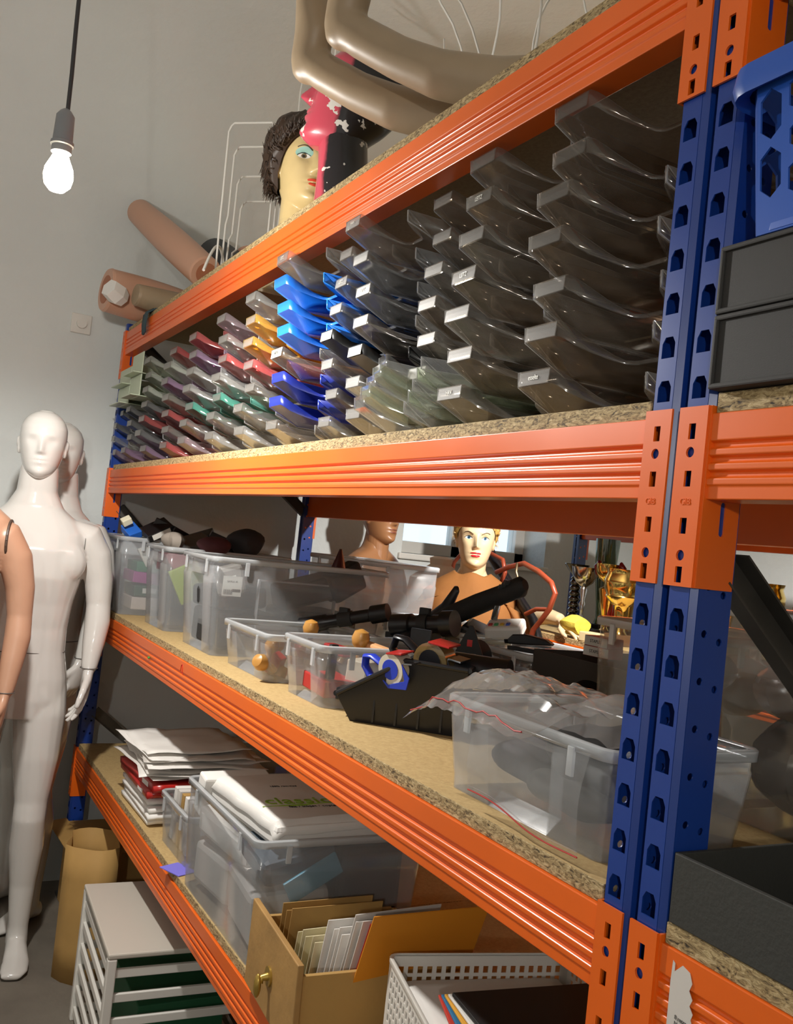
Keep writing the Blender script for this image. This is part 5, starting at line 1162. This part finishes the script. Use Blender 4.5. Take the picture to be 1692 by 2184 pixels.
# glossy clear bins of dark bags behind the near post
storage_bin('big glossy clear bin of brown plastic bags behind the near post', -.235, -.025, .40, .865, Z, .315, notch=False, mat=CLEARG, clips=False)
for q, (x, y, z, s, c, nm) in enumerate(((-.13, .55, .09, (.17, .26, .16), '4a403c', 'dark brown bag low'), (-.13, .52, .20, (.17, .22, .10), '8f7464', 'brown bag in the middle'), (-.13, .72, .16, (.17, .20, .26), '7d6a55', 'taupe bag at the rear'), (-.12, .50, .275, (.15, .16, .07), 'c4a684', 'tan bag on top'))):
    cz = crumple(100+q, .25, 3)
    mb = MB(); mb.ball((0, 0, 0), s[0]/2, s[1]/2, s[2]/2, 30, 20); mb.v = [tuple(Vector(p)*(1-.10+.5*cz(p[0]*30, p[1]*30+p[2]*20)*.8)) for p in mb.v]
    o = mb.build('plastic_bag', P('bag_'+c, c, .25), None, smooth=True, angle=20, loc=(x, y, Z+z)); tag(o, f'{nm} of the big glossy bin', 'plastic bag', 'bags in the glossy bin')
# ------------------------------------------------------------------ trophies and odds on the rear rack
def trophy(label, x, y, S, prof, mat, basem=None, extra=None):
    t = thing('trophy', label, 'trophy', (x, y, TOPR), 0, 'trophies on the rear rack'); t.scale = (S, S, S)
    MB().box(-.032, .032, -.032, .032, 0, .035).build('base', basem or P('marble_black', '1a1a1b', .2), t, bevel=.003)
    mb = MB(); mb.lathe([(r, z+.035) for r, z in prof], 28); mb.build('cup', mat, t, smooth=True, angle=60)
    if extra: extra(t)
    return t
spiral = [(.02, 0), (.012, .008)] + [(.013+.007*abs(sin(k*pi/4)), .012+.005*k) for k in range(30)] + [(.012, .165), (.03, .185), (.045, .205), (.043, .207), (.01, .19)]
cup1 = [(.018, 0), (.008, .01), (.006, .05), (.012, .08), (.007, .09), (.014, .13), (.010, .14), (.03, .155), (.045, .18), (.05, .21), (.047, .21), (.03, .165)]
cup2 = [(.016, 0), (.01, .01), (.012, .03), (.028, .13), (.03, .14), (.012, .15), (.014, .16), (.035, .175), (.045, .20), (.046, .225), (.043, .225), (.02, .18)]
bowl = [(.025, 0), (.018, .01), (.02, .07), (.022, .085), (.03, .09), (.05, .11), (.053, .115), (.05, .12), (.058, .14), (.06, .165), (.052, .185), (.056, .20), (.052, .20), (.03, .12)]
vase = [(.025, 0), (.018, .02), (.02, .06), (.034, .18), (.04, .28), (.038, .28), (.02, .08)]
def handles(m):
    def f(t):
        for s_ in (-1, 1):
            mb = MB(); mb.tube([(s_*.035, 0, .21), (s_*.06, 0, .225), (s_*.068, 0, .25), (s_*.055, 0, .262), (s_*.046, 0, .25)], [.005, .008, .010, .009, .005], 10); mb.build('handle', m, t, smooth=True)
    return f
def flames(t):
    for k in range(3):
        mb = MB(); mb.tube([(.022+.001*k, -.012+.011*k, .05), (.03, -.014+.013*k, .085), (.028, -.010+.011*k, .12+.012*k)], [.003, .006, .0008], 8); mb.build('flame', RED, t, smooth=True)
    handles(P('wine_enamel', '6f1020', .2))(t)
trophy('dark chrome trophy with a spiral stem on a black base', -2.24, 1.76, 1.15, spiral, CHROME)
trophy('slim silver cup trophy beside the spiral one', -2.09, 1.68, 1.1, cup1, SILVER)
trophy('tall green glass vase trophy behind the cups', -2.18, 1.86, 1.25, vase, PLASTIC('green_glass', (.25, .4, .25), milky=.2, gloss=.12, rough=.05, mcol=(.4, .55, .35)))
trophy('gold cup trophy with red flames and wine handles', -1.95, 1.68, 1.12, cup2, GOLD, None, flames)
trophy('gold round bowl trophy on a brown stem', -1.80, 1.62, 1.18, bowl, GOLD, P('brown_marble', '6b4a30', .25))
trophy('silver ribbed trophy half behind the near post', -1.84, 1.76, 1.1, cup1, SILVER)
trophy('short gold cup behind the bowl trophy', -2.05, 1.88, 1.0, cup2, GOLD)
for q, (x, y, S_, pr, m, nm) in enumerate(((-1.36, 1.66, 1.1, cup2, GOLD, 'gold cup seen beyond the dark brace'), (-1.27, 1.72, 1.2, bowl, GOLD, 'gold bowl seen beyond the dark brace'), (-1.19, 1.62, 1.0, bowl, SILVER, 'silver tumbler trophy seen beyond the dark brace'), (-1.12, 1.78, 1.2, cup2, GOLD, 'gold cup at the photo edge beyond the brace'), (-1.02, 1.66, 1.1, bowl, GOLD, 'gold bowl outermost on the rear rack'))): trophy(nm, x, y, S_, pr, m)
o = MB().box(-.05, .05, -.001, .001, -.012, .012).build('shelf_tag', LABW, None, loc=(-1.60, YC-.0022, 1.53+HB+.012)); tag(o, 'white shelf tag stuck on the rear orange beam', 'tag'); text('lettering', '3-5-6A', .014, INKM, o, (0, -.0014, 0), (pi/2, 0, 0), .0002)
# mannequin forearm with a yellow glove
fa = thing('mannequin_forearm', 'pale mannequin forearm with yellow cloth lying by the trophies', 'mannequin arm', (0, 0, 0))
mb = MB(); limb(mb, [(-2.34, 1.60, TOPR+.034, .033), (-2.24, 1.585, TOPR+.050, .034), (-2.14, 1.57, TOPR+.062, .03), (-2.07, 1.565, TOPR+.058, .024)])
hand(mb, (-2.06, 1.563, TOPR+.056), (1, -.05, -.22), (0, -.4, 1), (0, -1, -.2), .9, .3); mb.build('arm_shell', PALESKIN, fa, remesh=.0045, soft=4)
mb = MB(); mb.loft([[(x, 1.56+r*cos(a)*(1+.1*sin(3*a)), TOPR+.048+r*.8*sin(a)*(1+.1*cos(4*a))) for a in [2*pi*k/16 for k in range(16)]] for x, r in ((-2.03, .030), (-2.0, .044), (-1.965, .046), (-1.93, .038))]); mb.build('yellow_cloth', P('yellow_cloth', 'd8c24a', .8, bump=.4, bscale=40), fa, smooth=True)
o = MB().box(-.04, .04, -.03, .03, 0, .035).build('cork_block', P('pale_block', 'cdb98c', .7), None, loc=(-1.87, 1.56, TOPR), rot=(0, 0, .2), bevel=.003); tag(o, 'pale square block beside the yellow cloth', 'block')
# bent red frames and black tube behind the blonde figure
cf = thing('clothes_stand', 'red brown bent tube clothes stand behind the blonde mannequin', 'clothes stand', (0, 0, 0))
RT = P('red_brown_tube', '8f3f28', .35)
pts = [(-2.293, 1.40, 1.438), (-2.196, 1.39, 1.466), (-2.089, 1.38, 1.486), (-1.98, 1.37, 1.462), (-1.886, 1.36, 1.428), (-1.859, 1.36, 1.392), (-1.883, 1.36, 1.333), (-1.925, 1.36, 1.287), (-1.963, 1.36, 1.251), (-2.05, 1.36, 1.0), (-2.08, 1.36, .0)]
mb = MB(); mb.tube(pts, .010, 12); mb.build('frame_tube', RT, cf, smooth=True)
mb = MB(); mb.tube([(-2.02, 1.36, 1.30), (-1.96, 1.36, 1.325), (-1.885, 1.36, 1.332)], .008, 12); mb.build('cross_tube', RT, cf, smooth=True)
mb = MB(); mb.tube([(-2.663, 1.42, 1.40), (-2.65, 1.42, 1.456), (-2.602, 1.42, 1.492), (-2.5, 1.42, 1.512), (-2.396, 1.42, 1.514), (-2.287, 1.42, 1.49), (-2.263, 1.42, 1.441), (-2.29, 1.42, 1.389), (-2.32, 1.42, 1.0), (-2.32, 1.42, .0)], .009, 12); mb.build('frame_tube', RT, cf, smooth=True)
mb = MB(); mb.tube([(-2.12, 1.37, 1.485), (-2.12, 1.37, 1.45), (-2.10, 1.37, 1.42), (-2.115, 1.37, 1.40), (-2.095, 1.37, 1.38)], .005, 8); mb.build('hook', P('bronze', '5b4a33', .4, .6), cf, smooth=True)
mb = MB(); mb.tube([(-2.50, 1.47, 1.56), (-2.422, 1.46, 1.493), (-2.24, 1.44, 1.385), (-2.053, 1.42, 1.274), (-1.8, 1.40, .9), (-1.6, 1.38, .02)], .022, 16); o = mb.build('black_pole', BLACKP, None, smooth=True); tag(o, 'thick black pole leaning behind the red clothes stand', 'pole')
df = thing('dress_form', 'white cloth covered dress form between the two rear mannequins', 'dress form', (-2.56, 1.30, 0))
mb = MB(); mb.lathe([(.13, 1.0), (.135, 1.12), (.115, 1.22), (.13, 1.32), (.12, 1.38), (.07, 1.42), (.045, 1.44), (.05, 1.465), (.03, 1.475)], 24); mb.v = [(a*(1+.04*sin(30*c)), b*(1+.05*sin(24*c+3*a)), c) for a, b, c in mb.v]; mb.build('torso', P('white_cloth', 'ddd7ca', .85, bump=.4, bscale=20), df, smooth=True)
mb = MB(); mb.tube([(0, 0, 0), (0, 0, 1.02)], .015, 12); mb.build('stand_pole', DARKSTEEL, df, smooth=True); mb = MB(); mb.lathe([(.14, 0), (.14, .015), (.03, .03)], 24); mb.build('stand_base', DARKSTEEL, df, smooth=True)
letters_to_mesh()
